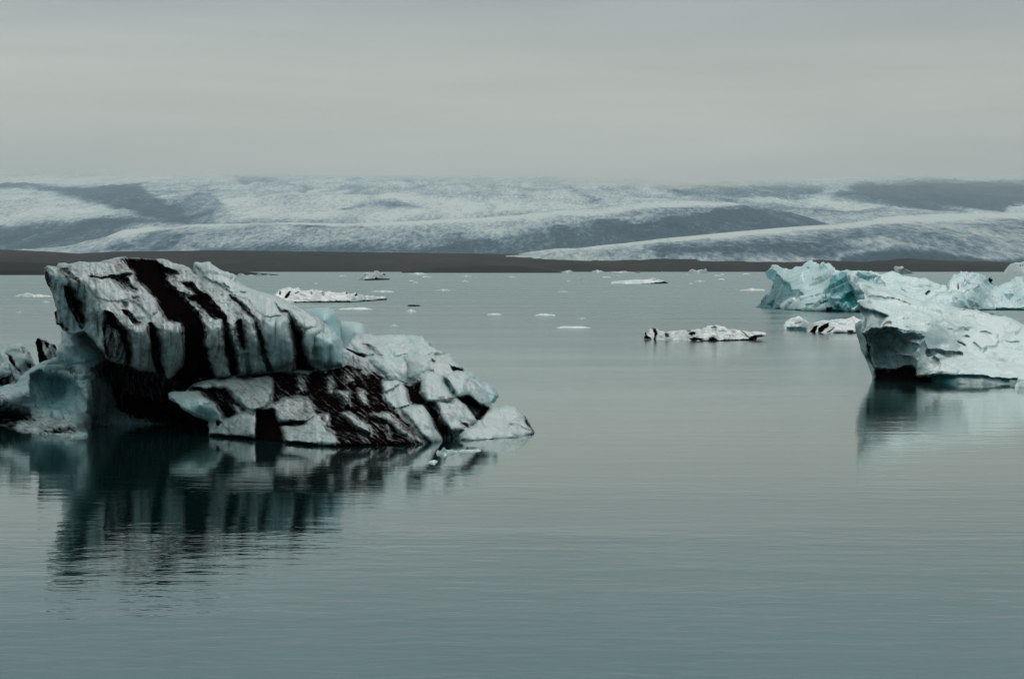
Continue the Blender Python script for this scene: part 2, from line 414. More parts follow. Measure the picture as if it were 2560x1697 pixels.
foot_feats = [
    F_(ZL([(400, 700), (560, 640), (760, 690), (950, 760), (1060, 880), (1110, 1050), (1090, 1190), (960, 1260), (700, 1230), (520, 1160), (420, 1020), (370, 860)]), -1.0, 55, dict(ash=.08, blue=.68, grime=.35), 12),
    F_(ZL([(760, 340), (1000, 380), (1350, 390), (1340, 470), (1150, 540), (850, 590), (770, 500)]), .25, 25, dict(ash=-.1, blue=.62, grime=.15), 10),
    F_(ZL([(800, 180), (1050, 100), (1240, 150), (1200, 250), (900, 330), (780, 300)]), .1, 15, dict(ash=-.1, blue=.45, grime=.25), 8),
    F_(ZL([(860, 620), (990, 580), (1050, 680), (960, 740)]), -.1, 10, dict(ash=.65), 6),
    F_(Z1([(600, 1000), (660, 990), (760, 1090), (850, 1200), (880, 1310), (640, 1310), (600, 1150)]), .25, 30, dict(ash=.12, blue=.3, grime=.6), 8),
    F_(Z1([(660, 920), (780, 835), (960, 900), (1200, 990), (1400, 1000), (1700, 900), (1900, 1300), (1250, 1290), (1180, 1300), (880, 1230), (820, 1080), (740, 1000)]), -.5, 40, dict(ash=.72, grime=.9, blue=0), 12),  # undercut shade painted dark, here and in the next three patches
    F_(Z1([(860, 960), (1000, 960), (1180, 1060), (1190, 1180), (1000, 1150), (880, 1060)]), .2, 30, dict(ash=.5), 14),
    F_(Z1([(820, 990), (880, 1120), (900, 1250), (860, 1200), (810, 1080)]), -.2, 8, dict(ash=.95), 5),
    F_(Z1([(900, 1100), (1200, 1170), (1500, 1270), (1490, 1400), (1150, 1300), (960, 1240), (870, 1180)]), -.4, 30, dict(ash=1), 8),
    F_(ZL([(-800, 980), (0, 985), (60, 1150), (300, 1190), (520, 1330), (300, 1360), (180, 1440), (-800, 1440)]), -1.3, 34, dict(ash=.9, grime=1), 10),  # left waterline undercut, its shade painted into the colour
    F_(ZL([(300, 1370), (520, 1230), (640, 1270), (830, 1280), (960, 1330), (1100, 1330), (1120, 1420), (960, 1500), (560, 1480), (210, 1420)]), .3, 16, dict(ash=.25, blue=.25, grime=.8), 6),
    F_(ZL([(780, 1420), (900, 1400), (1000, 1440), (900, 1500), (560, 1520), (560, 1450)]), -.15, 9, dict(ash=.9), 6),
]
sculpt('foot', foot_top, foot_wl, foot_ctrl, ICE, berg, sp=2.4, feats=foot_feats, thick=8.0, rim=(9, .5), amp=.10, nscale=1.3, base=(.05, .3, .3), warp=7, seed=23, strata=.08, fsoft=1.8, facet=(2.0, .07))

# --- left rear knobs and the dark horn
sculpt('rear_knob', ZL([(-600, 700), (-300, 520), (0, 420), (70, 440), (130, 360), (250, 295), (330, 310), (400, 400), (470, 560), (520, 700), (520, 1100), (-600, 1100)]), None,
    [(0, 880, 98), (48, 856, 98.2), (60, 900, 97), (0, 930, 96.8), (95, 930, 97.5), (40, 980, 96), (-100, 900, 98.5), (-100, 1000, 97)], ICE, berg, sp=2.4,
    feats=[F_(ZL([(90, 440), (150, 470), (200, 580), (260, 650), (300, 700), (230, 680), (160, 590), (120, 540)]), -.35, 9, dict(ash=.85), 4),
           F_(ZL([(100, 560), (160, 640), (230, 780), (220, 800), (130, 700)]), -.3, 7, dict(ash=.8), 4),
           F_(ZL([(-200, 740), (20, 730), (160, 730), (160, 770), (100, 850), (30, 870), (-200, 880)]), -.3, 10, dict(ash=.75), 5),
           F_(ZL([(250, 330), (320, 330), (310, 420), (260, 390)]), -.1, 8, dict(ash=.5), 5),
           F_(ZL([(360, 560), (420, 570), (400, 640), (360, 620)]), -.1, 8, dict(ash=.8), 4)],
    thick=4, rim=(12, .7), amp=.10, nscale=1.4, base=(.0, .25, .35), warp=4, seed=31, facet=(1.4, .14))
sculpt('dark_horn', ZL([(490, 222), (545, 240), (600, 262), (660, 300), (720, 320), (745, 370), (760, 520), (740, 700), (540, 700), (515, 560), (480, 420), (458, 300)]), None,
    [(94, 843, 96), (90, 877, 96.4), (103, 880, 95.4), (115, 890, 95), (142, 867, 95.5), (142, 900, 95)], ICE, berg, sp=1.6,
    feats=[F_(ZL([(490, 215), (530, 260), (560, 380), (600, 450), (640, 530), (500, 600), (440, 330)]), -.1, 8, dict(ash=1.2), 3),
           F_(ZL([(580, 270), (650, 300), (640, 370), (600, 350)]), -.1, 5, dict(ash=.8), 3),
           F_(ZL([(670, 300), (740, 340), (740, 385), (700, 360)]), -.1, 5, dict(ash=.85), 3)],
    thick=1.6, rim=(5, .3), amp=.05, nscale=2.5, base=(.22, .05, .7), warp=3, seed=37)

# --- turquoise boulders behind the shoulder
sculpt('turquoise_boulder', Z2([(1000, 540), (1040, 500), (1100, 484), (1200, 480), (1250, 515), (1283, 570), (1290, 650), (1310, 800), (1200, 900), (1000, 800)]), None,
    [(765, 775, 96), (821, 770, 96), (810, 800, 94.5), (849, 803, 96), (820, 840, 93.8), (850, 900, 93.8), (760, 860, 95)], ICE, berg, sp=2.2,
    feats=[F_(Z2([(1060, 520), (1200, 500), (1270, 590), (1260, 680), (1180, 640), (1100, 570)]), 0, 9, dict(blue=.58), 10)],
    thick=3.5, rim=(22, 1.0), amp=.03, nscale=1.0, base=(-.4, .42, .0), seed=41)
sculpt('turquoise_boulder', Z2([(1180, 620), (1280, 575), (1400, 580), (1450, 600), (1478, 650), (1485, 720), (1440, 840), (1250, 840)]), None,
    [(849, 803, 97), (900, 805, 97), (890, 830, 95.2), (915, 830, 96), (880, 870, 94.5), (830, 850, 96)], ICE, berg, sp=2.2,
    thick=3.5, rim=(18, .9), amp=.03, nscale=1.0, base=(-.4, .26, .05), seed=43)

# --- shoulder: pale clean terrace at the right
sh_top = Z3([(200, 640), (170, 560), (215, 500), (240, 450), (290, 430), (370, 428), (450, 424), (560, 426), (640, 421), (720, 424), (800, 430), (835, 465), (860, 498),
    (880, 500), (915, 530), (960, 545), (990, 572), (1040, 592), (1070, 640), (1100, 665), (1135, 705), (1200, 722), (1250, 770), (1275, 795), (1325, 792), (1355, 825), (1385, 870), (1396, 915),
    (1370, 950), (1345, 975), (1320, 1060), (1100, 1120), (700, 1120), (300, 1000)])
sh_ctrl = [(873, 845, 94), (943, 836, 95), (1004, 835, 95.5), (1055, 838, 95.5), (900, 880, 92.5), (980, 860, 93.8), (1040, 870, 93.6), (1110, 885, 93.5), (960, 895, 91.6), (960, 930, 90.6), (1050, 890, 92.2),
    (1060, 920, 91), (1150, 915, 92.6), (1190, 945, 92.5), (1235, 965, 92.5), (1240, 1000, 91.2), (1130, 950, 90.8), (1190, 1000, 90.4), (1000, 990, 89.8), (1150, 1050, 89.5)]
sculpt('shoulder', sh_top, None, sh_ctrl, ICE, berg, sp=2.3, feats=[
    F_(Z3([(215, 470), (290, 432), (450, 425), (800, 432), (850, 490), (930, 570), (900, 588), (640, 592), (600, 610), (480, 600), (380, 600), (290, 550)]), .25, 14, dict(grime=.08, blue=.06), 6),
    F_(Z3([(330, 485), (390, 500), (500, 600), (430, 600), (370, 550)]), -.25, 10, dict(ash=.42, grime=.8), 5),  # darker slanting patch on the terrace
    F_(Z3([(660, 450), (720, 460), (730, 500), (690, 490)]), -.1, 8, dict(blue=.4), 5),
    F_(Z3([(520, 530), (580, 560), (590, 610), (540, 600)]), -.1, 8, dict(blue=.4), 5),
    F_(Z3([(380, 620), (420, 605), (520, 598), (600, 612), (660, 640), (690, 700), (690, 800), (640, 830), (560, 800), (500, 740), (430, 680)]), .4, 24, dict(grime=.1, blue=.14), 5),
    F_(Z3([(655, 610), (690, 590), (940, 590), (1040, 605), (1100, 670), (1130, 720), (960, 760), (860, 720), (760, 800), (700, 770), (690, 680)]), .35, 22, dict(grime=.3, blue=.05), 5),
    F_(Z3([(180, 530), (230, 545), (360, 590), (350, 605), (250, 575), (190, 555)]), -.3, 6, dict(ash=.95), 3),
    F_(Z3([(1020, 670), (1060, 680), (1130, 705), (1120, 722), (1040, 705)]), -.2, 5, dict(ash=1), 3),
    F_(Z3([(870, 610), (910, 620), (905, 640), (880, 640)]), -.15, 5, dict(ash=.7), 3),
    F_(Z3([(855, 490), (880, 520), (860, 520)]), -.1, 4, dict(ash=.9), 3),
    F_(Z3([(1270, 800), (1330, 790), (1396, 900), (1380, 960), (1330, 960), (1290, 880)]), .2, 12, dict(blue=.62, grime=.1), 5),
    F_(Z3([(1140, 710), (1230, 760), (1270, 820), (1300, 900), (1330, 1000), (1230, 900), (1180, 800)]), .15, 12, dict(blue=.2, grime=.2), 6)],
    thick=6, rim=(9, .5), amp=.07, nscale=1.5, base=(.0, .17, .3), warp=4, seed=47, fsoft=1.5, facet=(1.1, .06))

# --- front ridge: rows of blocks down to the water
rd_top = Z2([(345, 1296), (260, 1262), (150, 1203), (62, 1128), (58, 1092), (80, 1079), (180, 1068), (205, 1050), (240, 1018), (300, 1004), (400, 988), (430, 992), (500, 972), (525, 962), (560, 978),
    (580, 990), (640, 975), (750, 963), (800, 975), (848, 935), (895, 914), (940, 918), (1000, 908), (1090, 928), (1130, 922), (1180, 935), (1230, 910), (1290, 900), (1345, 884), (1400, 905), (1440, 885), (1475, 880), (1500, 905), (1530, 925)]) + \
    Z3([(440, 705), (520, 765), (505, 792), (600, 786), (645, 808), (700, 830), (755, 792), (770, 750), (805, 720), (850, 703), (920, 718), (960, 740), (1010, 722), (1080, 711), (1150, 718), (1200, 752), (1235, 790), (1280, 868),
    (1330, 945), (1345, 990), (1400, 996), (1440, 985), (1480, 979), (1540, 982), (1575, 1030), (1605, 1076), (1650, 1140), (1678, 1190)])
rd_wl = [(522, 1089), (560, 1092), (624, 1098), (698, 1107), (770, 1113), (842, 1118), (900, 1118), (991, 1116), (1030, 1112), (1061, 1109), (1109, 1099), (1144, 1097), (1182, 1098), (1230, 1095), (1278, 1091), (1334, 1084)]
rd_ctrl = [(421, 985, 88.6), (428, 979, 88.9), (463, 1000, 87.4), (500, 1010, 86.8), (521, 1054, 87.4), (480, 965, 89.4), (560, 947, 89.6), (663, 940, 89.6), (530, 990, 87.6), (600, 985, 87.6), (663, 990, 87.0),
    (600, 1022, 86.6), (630, 1040, 86.0), (560, 1050, 87), (800, 925, 89.8), (740, 960, 88.6), (800, 985, 88), (900, 912, 90), (880, 960, 88.4), (950, 940, 89.8), (1000, 955, 89.6), (1071, 926, 90.4),
    (1167, 932, 91.2), (1144, 990, 88.4), (1208, 977, 90.6), (1229, 1018, 90), (1291, 1015, 90.6), (1310, 1050, 89.6), (1250, 1060, 88), (1180, 1060, 86.8), (1000, 1000, 86.7), (1050, 1030, 85.8), (850, 1030, 85.6),
    (930, 1050, 84.8), (760, 1010, 87), (720, 1060, 85.2), (1100, 1000, 87.4), (1120, 1050, 86.2), (900, 990, 87.4), (840, 1080, 83.6), (980, 1090, 83.4)]
DK = dict(ash=1.05, grime=1, blue=0)
rd_feats = [
    # dark ground tone over the middle
    F_(Z2([(795, 970), (850, 930), (1000, 905), (1340, 880), (1560, 940), (1640, 1020), (1600, 1120), (1720, 1260), (1900, 1440), (1700, 1500), (1230, 1480), (1000, 1300), (880, 1290), (800, 1200), (790, 1100)]), 0, 9, dict(ash=.92, grime=1), 5),
    F_(Z2([(60, 1090), (80, 1075), (200, 1065), (265, 1080), (330, 1128), (400, 1178), (445, 1235), (450, 1295), (345, 1303), (250, 1265), (150, 1206), (58, 1128)]), .3, 16, dict(ash=-.1, grime=.15, blue=.22), 4),
    F_(Z2([(100, 1140), (250, 1180), (400, 1230), (430, 1290), (345, 1300), (250, 1262), (150, 1202)]), 0, 9, dict(blue=.5), 10),
    F_(Z2([(200, 1050), (240, 1015), (310, 1000), (400, 988), (520, 962), (600, 988), (750, 963), (800, 980), (806, 1080), (792, 1160), (720, 1212), (665, 1222), (600, 1200), (530, 1100), (480, 1058), (330, 1058)]), .35, 20, dict(ash=.08, grime=.65, blue=.05), 4),
    F_(Z2([(190, 1050), (240, 1045), (330, 1056), (420, 1052), (490, 1075), (565, 1160), (612, 1218), (470, 1280), (445, 1235), (400, 1170), (320, 1105), (270, 1070)]), -.3, 10, dict(ash=.85, grime=.8), 3.5),
    F_(Z2([(530, 1180), (570, 1190), (580, 1240), (545, 1230)]), .1, 5, dict(ash=.35), 3),
    F_(Z2([(350, 1303), (440, 1283), (560, 1242), (625, 1232), (690, 1240), (695, 1330), (672, 1410), (540, 1405), (345, 1392)]), .3, 18, dict(ash=.02, grime=.55, blue=.12), 4),
    F_(Z2([(405, 1290), (430, 1290), (425, 1330), (400, 1335)]), -.1, 4, dict(ash=.85), 3),
    F_(Z2([(693, 1215), (800, 1212), (850, 1290), (885, 1380), (905, 1450), (690, 1420), (675, 1400)]), -.3, 12, DK, 3.5),
    F_(Z2([(730, 1205), (800, 1160), (900, 1128), (1060, 1118), (1100, 1175), (1110, 1250), (1040, 1292), (870, 1294), (835, 1265), (805, 1212)]), .35, 20, dict(ash=.18, grime=.85), 4),
    F_(Z2([(845, 1295), (1040, 1292), (1050, 1315), (870, 1335)]), -.2, 5, DK, 3),
    F_(Z2([(870, 1335), (1020, 1312), (1060, 1250), (1130, 1240), (1200, 1226), (1215, 1270), (1190, 1330), (1230, 1360), (1268, 1450), (1250, 1480), (900, 1460), (880, 1400)]), .35, 22, dict(ash=.04, grime=.6, blue=.12), 4),
    F_(Z2([(1130, 1250), (1180, 1250), (1200, 1330), (1240, 1400), (1200, 1370), (1150, 1300)]), -.12, 6, dict(ash=.75), 4),
    F_(Z2([(848, 932), (940, 918), (1090, 930), (1060, 965), (985, 950), (900, 945)]), .15, 6, dict(ash=.08, grime=.6), 3),
    F_(Z2([(970, 965), (1050, 960), (1042, 1080), (985, 1095)]), .15, 9, dict(ash=.42), 5),
    F_(Z2([(1180, 965), (1235, 935), (1255, 1050), (1215, 1110), (1190, 1060)]), .15, 9, dict(ash=.4), 5),
    F_(Z2([(1300, 930), (1400, 920), (1400, 1000), (1330, 1040), (1300, 1000)]), .15, 9, dict(ash=.6), 6),
    F_(Z2([(1425, 900), (1475, 895), (1510, 950), (1480, 980), (1440, 960)]), .15, 9, dict(ash=.5), 4),
    F_(Z2([(1248, 1082), (1345, 1074), (1350, 1180), (1310, 1190), (1290, 1130)]), .3, 9, dict(ash=.28), 3.5),
    F_(Z2([(1395, 1072), (1465, 1062), (1490, 1190), (1450, 1180)]), .3, 8, dict(ash=.3), 3.5),
    F_(Z2([(1280, 1226), (1345, 1218), (1420, 1270), (1500, 1330), (1510, 1385), (1400, 1345), (1340, 1280)]), .3, 9, dict(ash=.25), 3.5),
    F_(Z2([(1420, 1385), (1480, 1410), (1500, 1440), (1450, 1420)]), .1, 6, dict(ash=.4), 4),
    F_(Z3([(400, 1045), (440, 1035), (540, 1040), (640, 1120), (690, 1220), (650, 1210), (560, 1130), (480, 1090)]), .3, 9, dict(ash=.2), 3.5),
    F_(Z3([(160, 1030), (240, 1040), (320, 1110), (395, 1150), (405, 1200), (300, 1160), (220, 1100)]), .3, 9, dict(ash=.28), 3.5),
    F_(Z3([(520, 1130), (560, 1200), (560, 1250), (540, 1230)]), .1, 6, dict(ash=.45), 4),
    F_(Z3([(130, 870), (235, 865), (240, 990), (200, 960)]), .25, 8, dict(ash=.35), 4),
    F_(Z3([(640, 1100), (740, 1190), (820, 1265), (800, 1285), (700, 1250), (620, 1160)]), .1, 8, dict(ash=.45, grime=1), 5),
    # white blocks at the right
    F_(Z3([(500, 880), (640, 810), (700, 830), (790, 800), (795, 900), (830, 955), (900, 962), (945, 1050), (980, 1130), (1030, 1195), (1060, 1260), (960, 1260), (900, 1130), (815, 985), (710, 972), (600, 1005)]), -.3, 12, DK, 3.5),
    F_(Z3([(480, 820), (500, 794), (600, 788), (645, 812), (685, 880), (715, 972), (630, 1000), (560, 1006), (515, 945), (492, 870)]), .55, 24, dict(ash=-.1, grime=.12, blue=.03), 3.5),
    F_(Z3([(472, 806), (500, 810), (495, 860), (475, 840)]), 0, 5, dict(ash=.9), 3),
    F_(Z3([(770, 750), (850, 703), (920, 718), (965, 765), (1012, 850), (1055, 925), (1000, 952), (900, 962), (830, 952), (795, 880), (790, 800)]), .6, 26, dict(ash=-.1, grime=.12, blue=.08), 3.5),
    F_(Z3([(735, 800), (790, 790), (795, 830), (740, 840)]), .1, 5, dict(ash=.55), 3),
    F_(Z3([(960, 740), (1080, 712), (1150, 718), (1232, 790), (1282, 868), (1335, 950), (1310, 1002), (1240, 972), (1160, 912), (1080, 922), (1030, 865)]), .55, 26, dict(ash=-.1, grime=.15, blue=.1), 3.5),
    F_(Z3([(975, 770), (1010, 790), (1060, 880), (1050, 900), (1000, 830)]), -.2, 6, dict(blue=.4), 5),
    F_(Z3([(1080, 920), (1160, 905), (1250, 975), (1330, 1000), (1270, 1070), (1245, 1105), (1215, 1090), (1150, 985)]), -.5, 12, DK, 3.5),
    F_(Z3([(1170, 970), (1200, 990), (1260, 1010), (1250, 1060), (1215, 1050)]), .15, 6, dict(ash=.4), 4),
    F_(Z3([(905, 955), (1000, 952), (1080, 930), (1150, 990), (1205, 1050), (1225, 1100), (1185, 1142), (1115, 1182), (1020, 1194), (975, 1120), (935, 1035)]), .5, 24, dict(ash=-.1, grime=.3, blue=.03), 3.5),
    F_(Z3([(1100, 1085), (1130, 1115), (1175, 1130), (1170, 1150), (1120, 1125)]), -.15, 5, dict(ash=.95), 3),
    F_(Z3([(870, 975), (920, 985), (950, 1060), (985, 1130), (1010, 1190), (980, 1170), (930, 1080)]), .1, 7, dict(ash=.55), 4),
    F_(Z3([(640, 1015), (740, 978), (812, 984), (865, 1060), (925, 1170), (975, 1235), (960, 1290), (880, 1290), (800, 1215), (720, 1112)]), .5, 26, dict(ash=-.1, grime=.25), 4),
    F_(Z3([(1085, 1210), (1130, 1165), (1190, 1140), (1255, 1088), (1340, 992), (1480, 979), (1542, 982), (1605, 1078), (1680, 1190), (1600, 1260), (1180, 1290), (1080, 1270)]), .45, 26, dict(ash=-.1, grime=.2, blue=.02), 3.5),
    F_(Z3([(1450, 1140), (1530, 1120), (1650, 1180), (1640, 1195), (1540, 1140), (1470, 1160)]), -.1, 5, dict(ash=.5), 4),
    F_(Z3([(1596, 1070), (1612, 1080), (1676, 1180), (1668, 1200), (1620, 1130)]), -.1, 4, dict(ash=1), 2.5),
    F_(Z3([(980, 1205), (1080, 1195), (1090, 1250), (1040, 1262), (975, 1250)]), -.1, 8, dict(ash=.5), 4),
    # wave-cut notch, its shade put in as near-black colour
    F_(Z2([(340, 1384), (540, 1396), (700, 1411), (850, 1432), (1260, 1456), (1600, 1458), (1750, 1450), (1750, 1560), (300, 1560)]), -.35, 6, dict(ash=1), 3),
]
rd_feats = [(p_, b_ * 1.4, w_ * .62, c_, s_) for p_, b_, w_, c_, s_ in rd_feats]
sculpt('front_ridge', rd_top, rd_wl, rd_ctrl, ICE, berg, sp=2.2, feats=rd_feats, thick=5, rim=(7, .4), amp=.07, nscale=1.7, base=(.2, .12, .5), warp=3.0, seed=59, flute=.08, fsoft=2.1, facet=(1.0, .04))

# =================================================================== SNOWY ICEBERG (right foreground)
snow = empty('iceberg', (float(unproj(2400, 950, 128)[0]), 128.0, 0.0),
             'white snowy iceberg sloping out of the frame, dark hollow at its left end', 'iceberg')
sn_top = Z4([(1100, 990), (1085, 950), (1045, 860), (1005, 770), (985, 690), (958, 610), (956, 572), (1000, 535), (1022, 530), (1018, 492), (998, 460), (984, 420), (976, 372), (1000, 362),
    (1038, 362), (1025, 315), (990, 275), (974, 228), (990, 205), (1060, 207), (1150, 248), (1250, 278), (1350, 300), (1430, 342), (1500, 368), (1600, 378), (1700, 388), (1800, 420), (1900, 436),
    (2000, 462), (2100, 488), (2200, 508), (2290, 545), (2366, 582), (2500, 640), (2750, 740), (2950, 860), (3000, 1000)])
sn_wl = [(2182, 948), (2220, 954), (2330, 956), (2400, 961), (2480, 963), (2560, 964), (2640, 964), (2745, 962)]
sn_ctrl = [(2137, 812, 132.5), (2150, 850, 132), (2165, 900, 132), (2178, 937, 131.5), (2143, 752, 135), (2152, 790, 133.5), (2143, 708, 146), (2170, 702, 148), (2230, 725, 148), (2300, 752, 147),
    (2400, 768, 146), (2500, 792, 144.5), (2560, 812, 144), (2700, 862, 142), (2165, 740, 143), (2190, 765, 139.5), (2220, 790, 136), (2175, 826, 130.8), (2200, 820, 131.4), (2240, 819, 131.2), (2300, 822, 130.6), (2316, 828, 130.2),
    (2165, 835, 130.8), (2300, 780, 138), (2400, 820, 136.5), (2500, 850, 135.5), (2400, 870, 132.5), (2500, 900, 130.5), (2350, 860, 131.2), (2310, 860, 129.2), (2293, 900, 128.4), (2295, 935, 127.8), (2330, 938, 127.3),
    (2350, 900, 128.8), (2400, 937, 127.0), (2440, 935, 126.8), (2540, 941, 126.6), (2640, 945, 126.5), (2560, 870, 134), (2600, 920, 129.5), (2200, 940, 130.5), (2250, 940, 130.2), (2280, 942, 129)]
sn_feats = [
    F_(ZH([(0, 40), (60, 20), (200, 80), (340, 110), (470, 170), (420, 230), (330, 300), (180, 350), (100, 380), (100, 200)]), -.9, 20, dict(ash=.08, blue=.85, grime=.3), 5),
    F_(ZH([(-30, 200), (60, 200), (90, 300), (70, 420), (80, 560), (120, 740), (230, 990), (190, 980), (40, 700), (-40, 400)]), -.2, 12, dict(ash=.14, blue=.65, grime=.6), 4),
    F_(ZH([(95, 400), (140, 430), (170, 340), (290, 330), (440, 330), (560, 320), (700, 350), (970, 370), (950, 460), (890, 560), (860, 660), (870, 760), (850, 860), (850, 1000), (280, 1000), (220, 880), (140, 740), (190, 560)]),
       -1.5, 42, dict(ash=.12, blue=.72, grime=.5), 4),
    F_(ZH([(200, 420), (430, 380), (650, 460), (760, 560), (700, 680), (480, 720), (300, 700), (220, 580)]), -.4, 30, dict(ash=.27, blue=.75, grime=.6), 14),
    F_(ZH([(560, 330), (970, 372), (945, 450), (880, 470), (640, 440), (560, 380)]), .7, 12, dict(ash=.05, blue=.5, grime=.3), 5),
    F_(ZH([(700, 480), (900, 480), (880, 560), (760, 580)]), .5, 9, dict(ash=.08, blue=.45), 5),
    F_(ZH([(600, 690), (760, 680), (860, 600), (870, 820), (820, 800), (740, 740), (640, 760)]), .6, 12, dict(ash=.05, blue=.35), 6),
    F_(ZH([(180, 600), (240, 560), (260, 700), (280, 860), (540, 880), (560, 910), (260, 910), (190, 740)]), .4, 8, dict(ash=.1, blue=.35), 5),
    F_(ZH([(270, 930), (560, 920), (680, 870), (800, 880), (850, 930), (860, 1000), (1080, 1000), (1090, 1150), (250, 1150)]), -.5, 14, dict(ash=1.0, grime=1, blue=.4), 10),  # waterline undercut below the hollow, its shade painted black
    F_(ZH([(95, 400), (150, 460), (195, 560), (190, 700), (165, 640), (170, 540), (120, 450)]), -.3, 5, dict(ash=.95), 3),
    F_(ZH([(870, 580), (960, 500), (990, 600), (1080, 700), (1180, 780), (1150, 860), (1050, 930), (960, 990), (840, 1000), (880, 880), (860, 720)]), -.3, 14, dict(ash=.02, blue=.45, grime=.5), 5),
    F_(ZH([(990, 640), (1190, 630), (1300, 660), (1480, 670), (1490, 700), (1300, 740), (1180, 690), (1080, 730), (990, 740)]), -.6, 9, dict(ash=.2, blue=.55, grime=.7), 4),
    F_(ZH([(1080, 720), (1180, 670), (1280, 710), (1260, 745), (1180, 770), (1100, 780)]), .3, 7, dict(ash=0, blue=.15, grime=.35), 4),
    F_(ZH([(1000, 1000), (1150, 900), (1220, 750), (1400, 760), (1580, 800), (1500, 920), (1400, 990)]), .3, 14, dict(grime=.4), 6),
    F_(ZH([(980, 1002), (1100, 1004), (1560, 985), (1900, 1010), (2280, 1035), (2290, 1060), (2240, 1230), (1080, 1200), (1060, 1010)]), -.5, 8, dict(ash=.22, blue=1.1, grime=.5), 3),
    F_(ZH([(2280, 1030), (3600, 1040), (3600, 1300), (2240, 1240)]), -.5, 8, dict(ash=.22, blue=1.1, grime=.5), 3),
    F_(ZH([(1430, 50), (1600, 60), (1720, 70), (1900, 115), (2080, 185), (2060, 195), (1870, 140), (1700, 95), (1560, 85)]), -.1, 4, dict(ash=.85), 2.5),
    F_(ZH([(370, 290), (430, 255), (520, 260), (500, 285), (430, 300), (380, 310)]), -.15, 4, dict(ash=.65, grime=1), 3),
    F_(ZH([(360, 320), (430, 330), (420, 355), (370, 345)]), -.15, 4, dict(ash=.8), 3),
    F_(ZH([(620, 215), (700, 195), (840, 180), (780, 200), (660, 222)]), -.25, 4, dict(ash=.35), 3),
    F_(ZH([(1390, 520), (1440, 530), (1550, 575), (1520, 590), (1430, 555)]), -.4, 5, dict(ash=.5), 3),
    F_(ZH([(1510, 440), (1560, 435), (1630, 460), (1560, 462)]), -.3, 5, dict(ash=.5), 3),
    F_(ZH([(1700, 365), (1850, 375), (1900, 420), (1860, 420), (1760, 380)]), -.3, 5, dict(ash=.25), 4),
    F_(ZH([(1640, 520), (1720, 570), (1780, 660), (1850, 610), (1840, 640), (1790, 670), (1700, 620)]), -.35, 6, dict(blue=.4, grime=.5), 4),
    F_(ZH([(980, 275), (1040, 280), (1060, 298), (1000, 292)]), -.2, 4, dict(ash=.5), 3),
    F_(ZH([(2100, 470), (2200, 510), (2310, 510), (2300, 535), (2180, 530)]), -.3, 7, dict(blue=.45), 4),
    F_(ZH([(690, 290), (860, 280), (820, 300), (700, 305)]), -.3, 6, dict(blue=.4), 4),
    F_(ZH([(1460, 300), (1540, 315), (1640, 350), (1560, 345)]), -.3, 5, dict(blue=.3), 4),
    F_(ZH([(1290, 350), (1390, 350), (1380, 365), (1300, 365)]), -.2, 5, dict(ash=.15, grime=.7), 4),
    F_(Z4([(1550, 370), (1700, 385), (1880, 430), (1850, 440), (1680, 405)]), -.4, 6, dict(blue=.35), 5),
    F_(Z4([(1060, 330), (1250, 340), (1500, 400), (1200, 420), (1100, 400)]), -.5, 20, dict(blue=.12), 10),
]
sn_ctrl = [(a, b, c if c < 131.5 else 131.5 + (c - 131.5) * .42) for a, b, c in sn_ctrl]
sculpt('snow_mass', sn_top, sn_wl, sn_ctrl, SNOWICE, snow, sp=2.2, feats=sn_feats, thick=10, rim=(6, .5), amp=.13, nscale=.6, base=(-.12, .23, .2), warp=5, seed=71, facet=(2.4, .035))

# =================================================================== TURQUOISE ICEBERG (right, further off)
YT = float(wY(775))
turq = empty('iceberg', (float(unproj(2100, 775, YT)[0]), YT, 0.0),
             'craggy white iceberg with a vivid turquoise face behind the snowy one', 'iceberg')
tq_top = Z7([(75, 845), (120, 790), (200, 690), (262, 620), (300, 540), (320, 470), (325, 400), (262, 372), (215, 300), (262, 228), (300, 180), (330, 142), (400, 140), (520, 176), (560, 190), (650, 213),
    (700, 190), (760, 186), (830, 182), (870, 140), (950, 106), (1040, 115), (1090, 150), (1130, 192), (1155, 128), (1200, 160), (1260, 185), (1330, 216), (1450, 246), (1560, 230), (1700, 240), (1900, 262), (2060, 268), (2090, 244), (2110, 262), (2230, 240)]) + \
    Z8([(140, 232), (210, 212), (270, 225), (330, 246), (390, 290), (450, 300), (560, 330), (640, 372), (740, 364), (800, 385), (870, 415), (980, 462), (1090, 520), (1150, 600), (1180, 800)])
tq_wl = Z7([(82, 846), (320, 862), (550, 880), (850, 905), (1250, 915), (1500, 920), (1800, 925), (2366, 930)]) + Z8([(500, 925), (1180, 920)])
wlY = lambda wl, x: float(wY(np.interp(x, [p[0] for p in wl], [p[1] for p in wl])))
tq_ctrl = [(x, y, wlY(tq_wl, x) + d) for x, y, d in
    [(1897, 766, 1), (1915, 740, 3), (1930, 700, 7), (1915, 685, 12), (1935, 662, 16), (1945, 690, 9), (1960, 725, 4), (1985, 735, 5), (2005, 720, 10), (1980, 668, 20), (2030, 658, 26), (2055, 665, 24), (2100, 677, 22),
     (2050, 700, 16), (2020, 740, 7), (2060, 725, 10), (2058, 740, 2.5), (2055, 755, 1), (1990, 755, 2.5), (2090, 690, 12), (2110, 700, 8), (2130, 740, 5), (2140, 765, 3), (2120, 770, 0), (2095, 760, -1.5), (2075, 740, -.5), (2170, 680, 18),
     (2130, 700, 6), (2145, 730, 5), (2150, 690, 14), (2200, 700, 18), (2240, 675, 24), (2300, 695, 20), (2370, 720, 14), (2250, 740, 10), (2350, 750, 6)]]
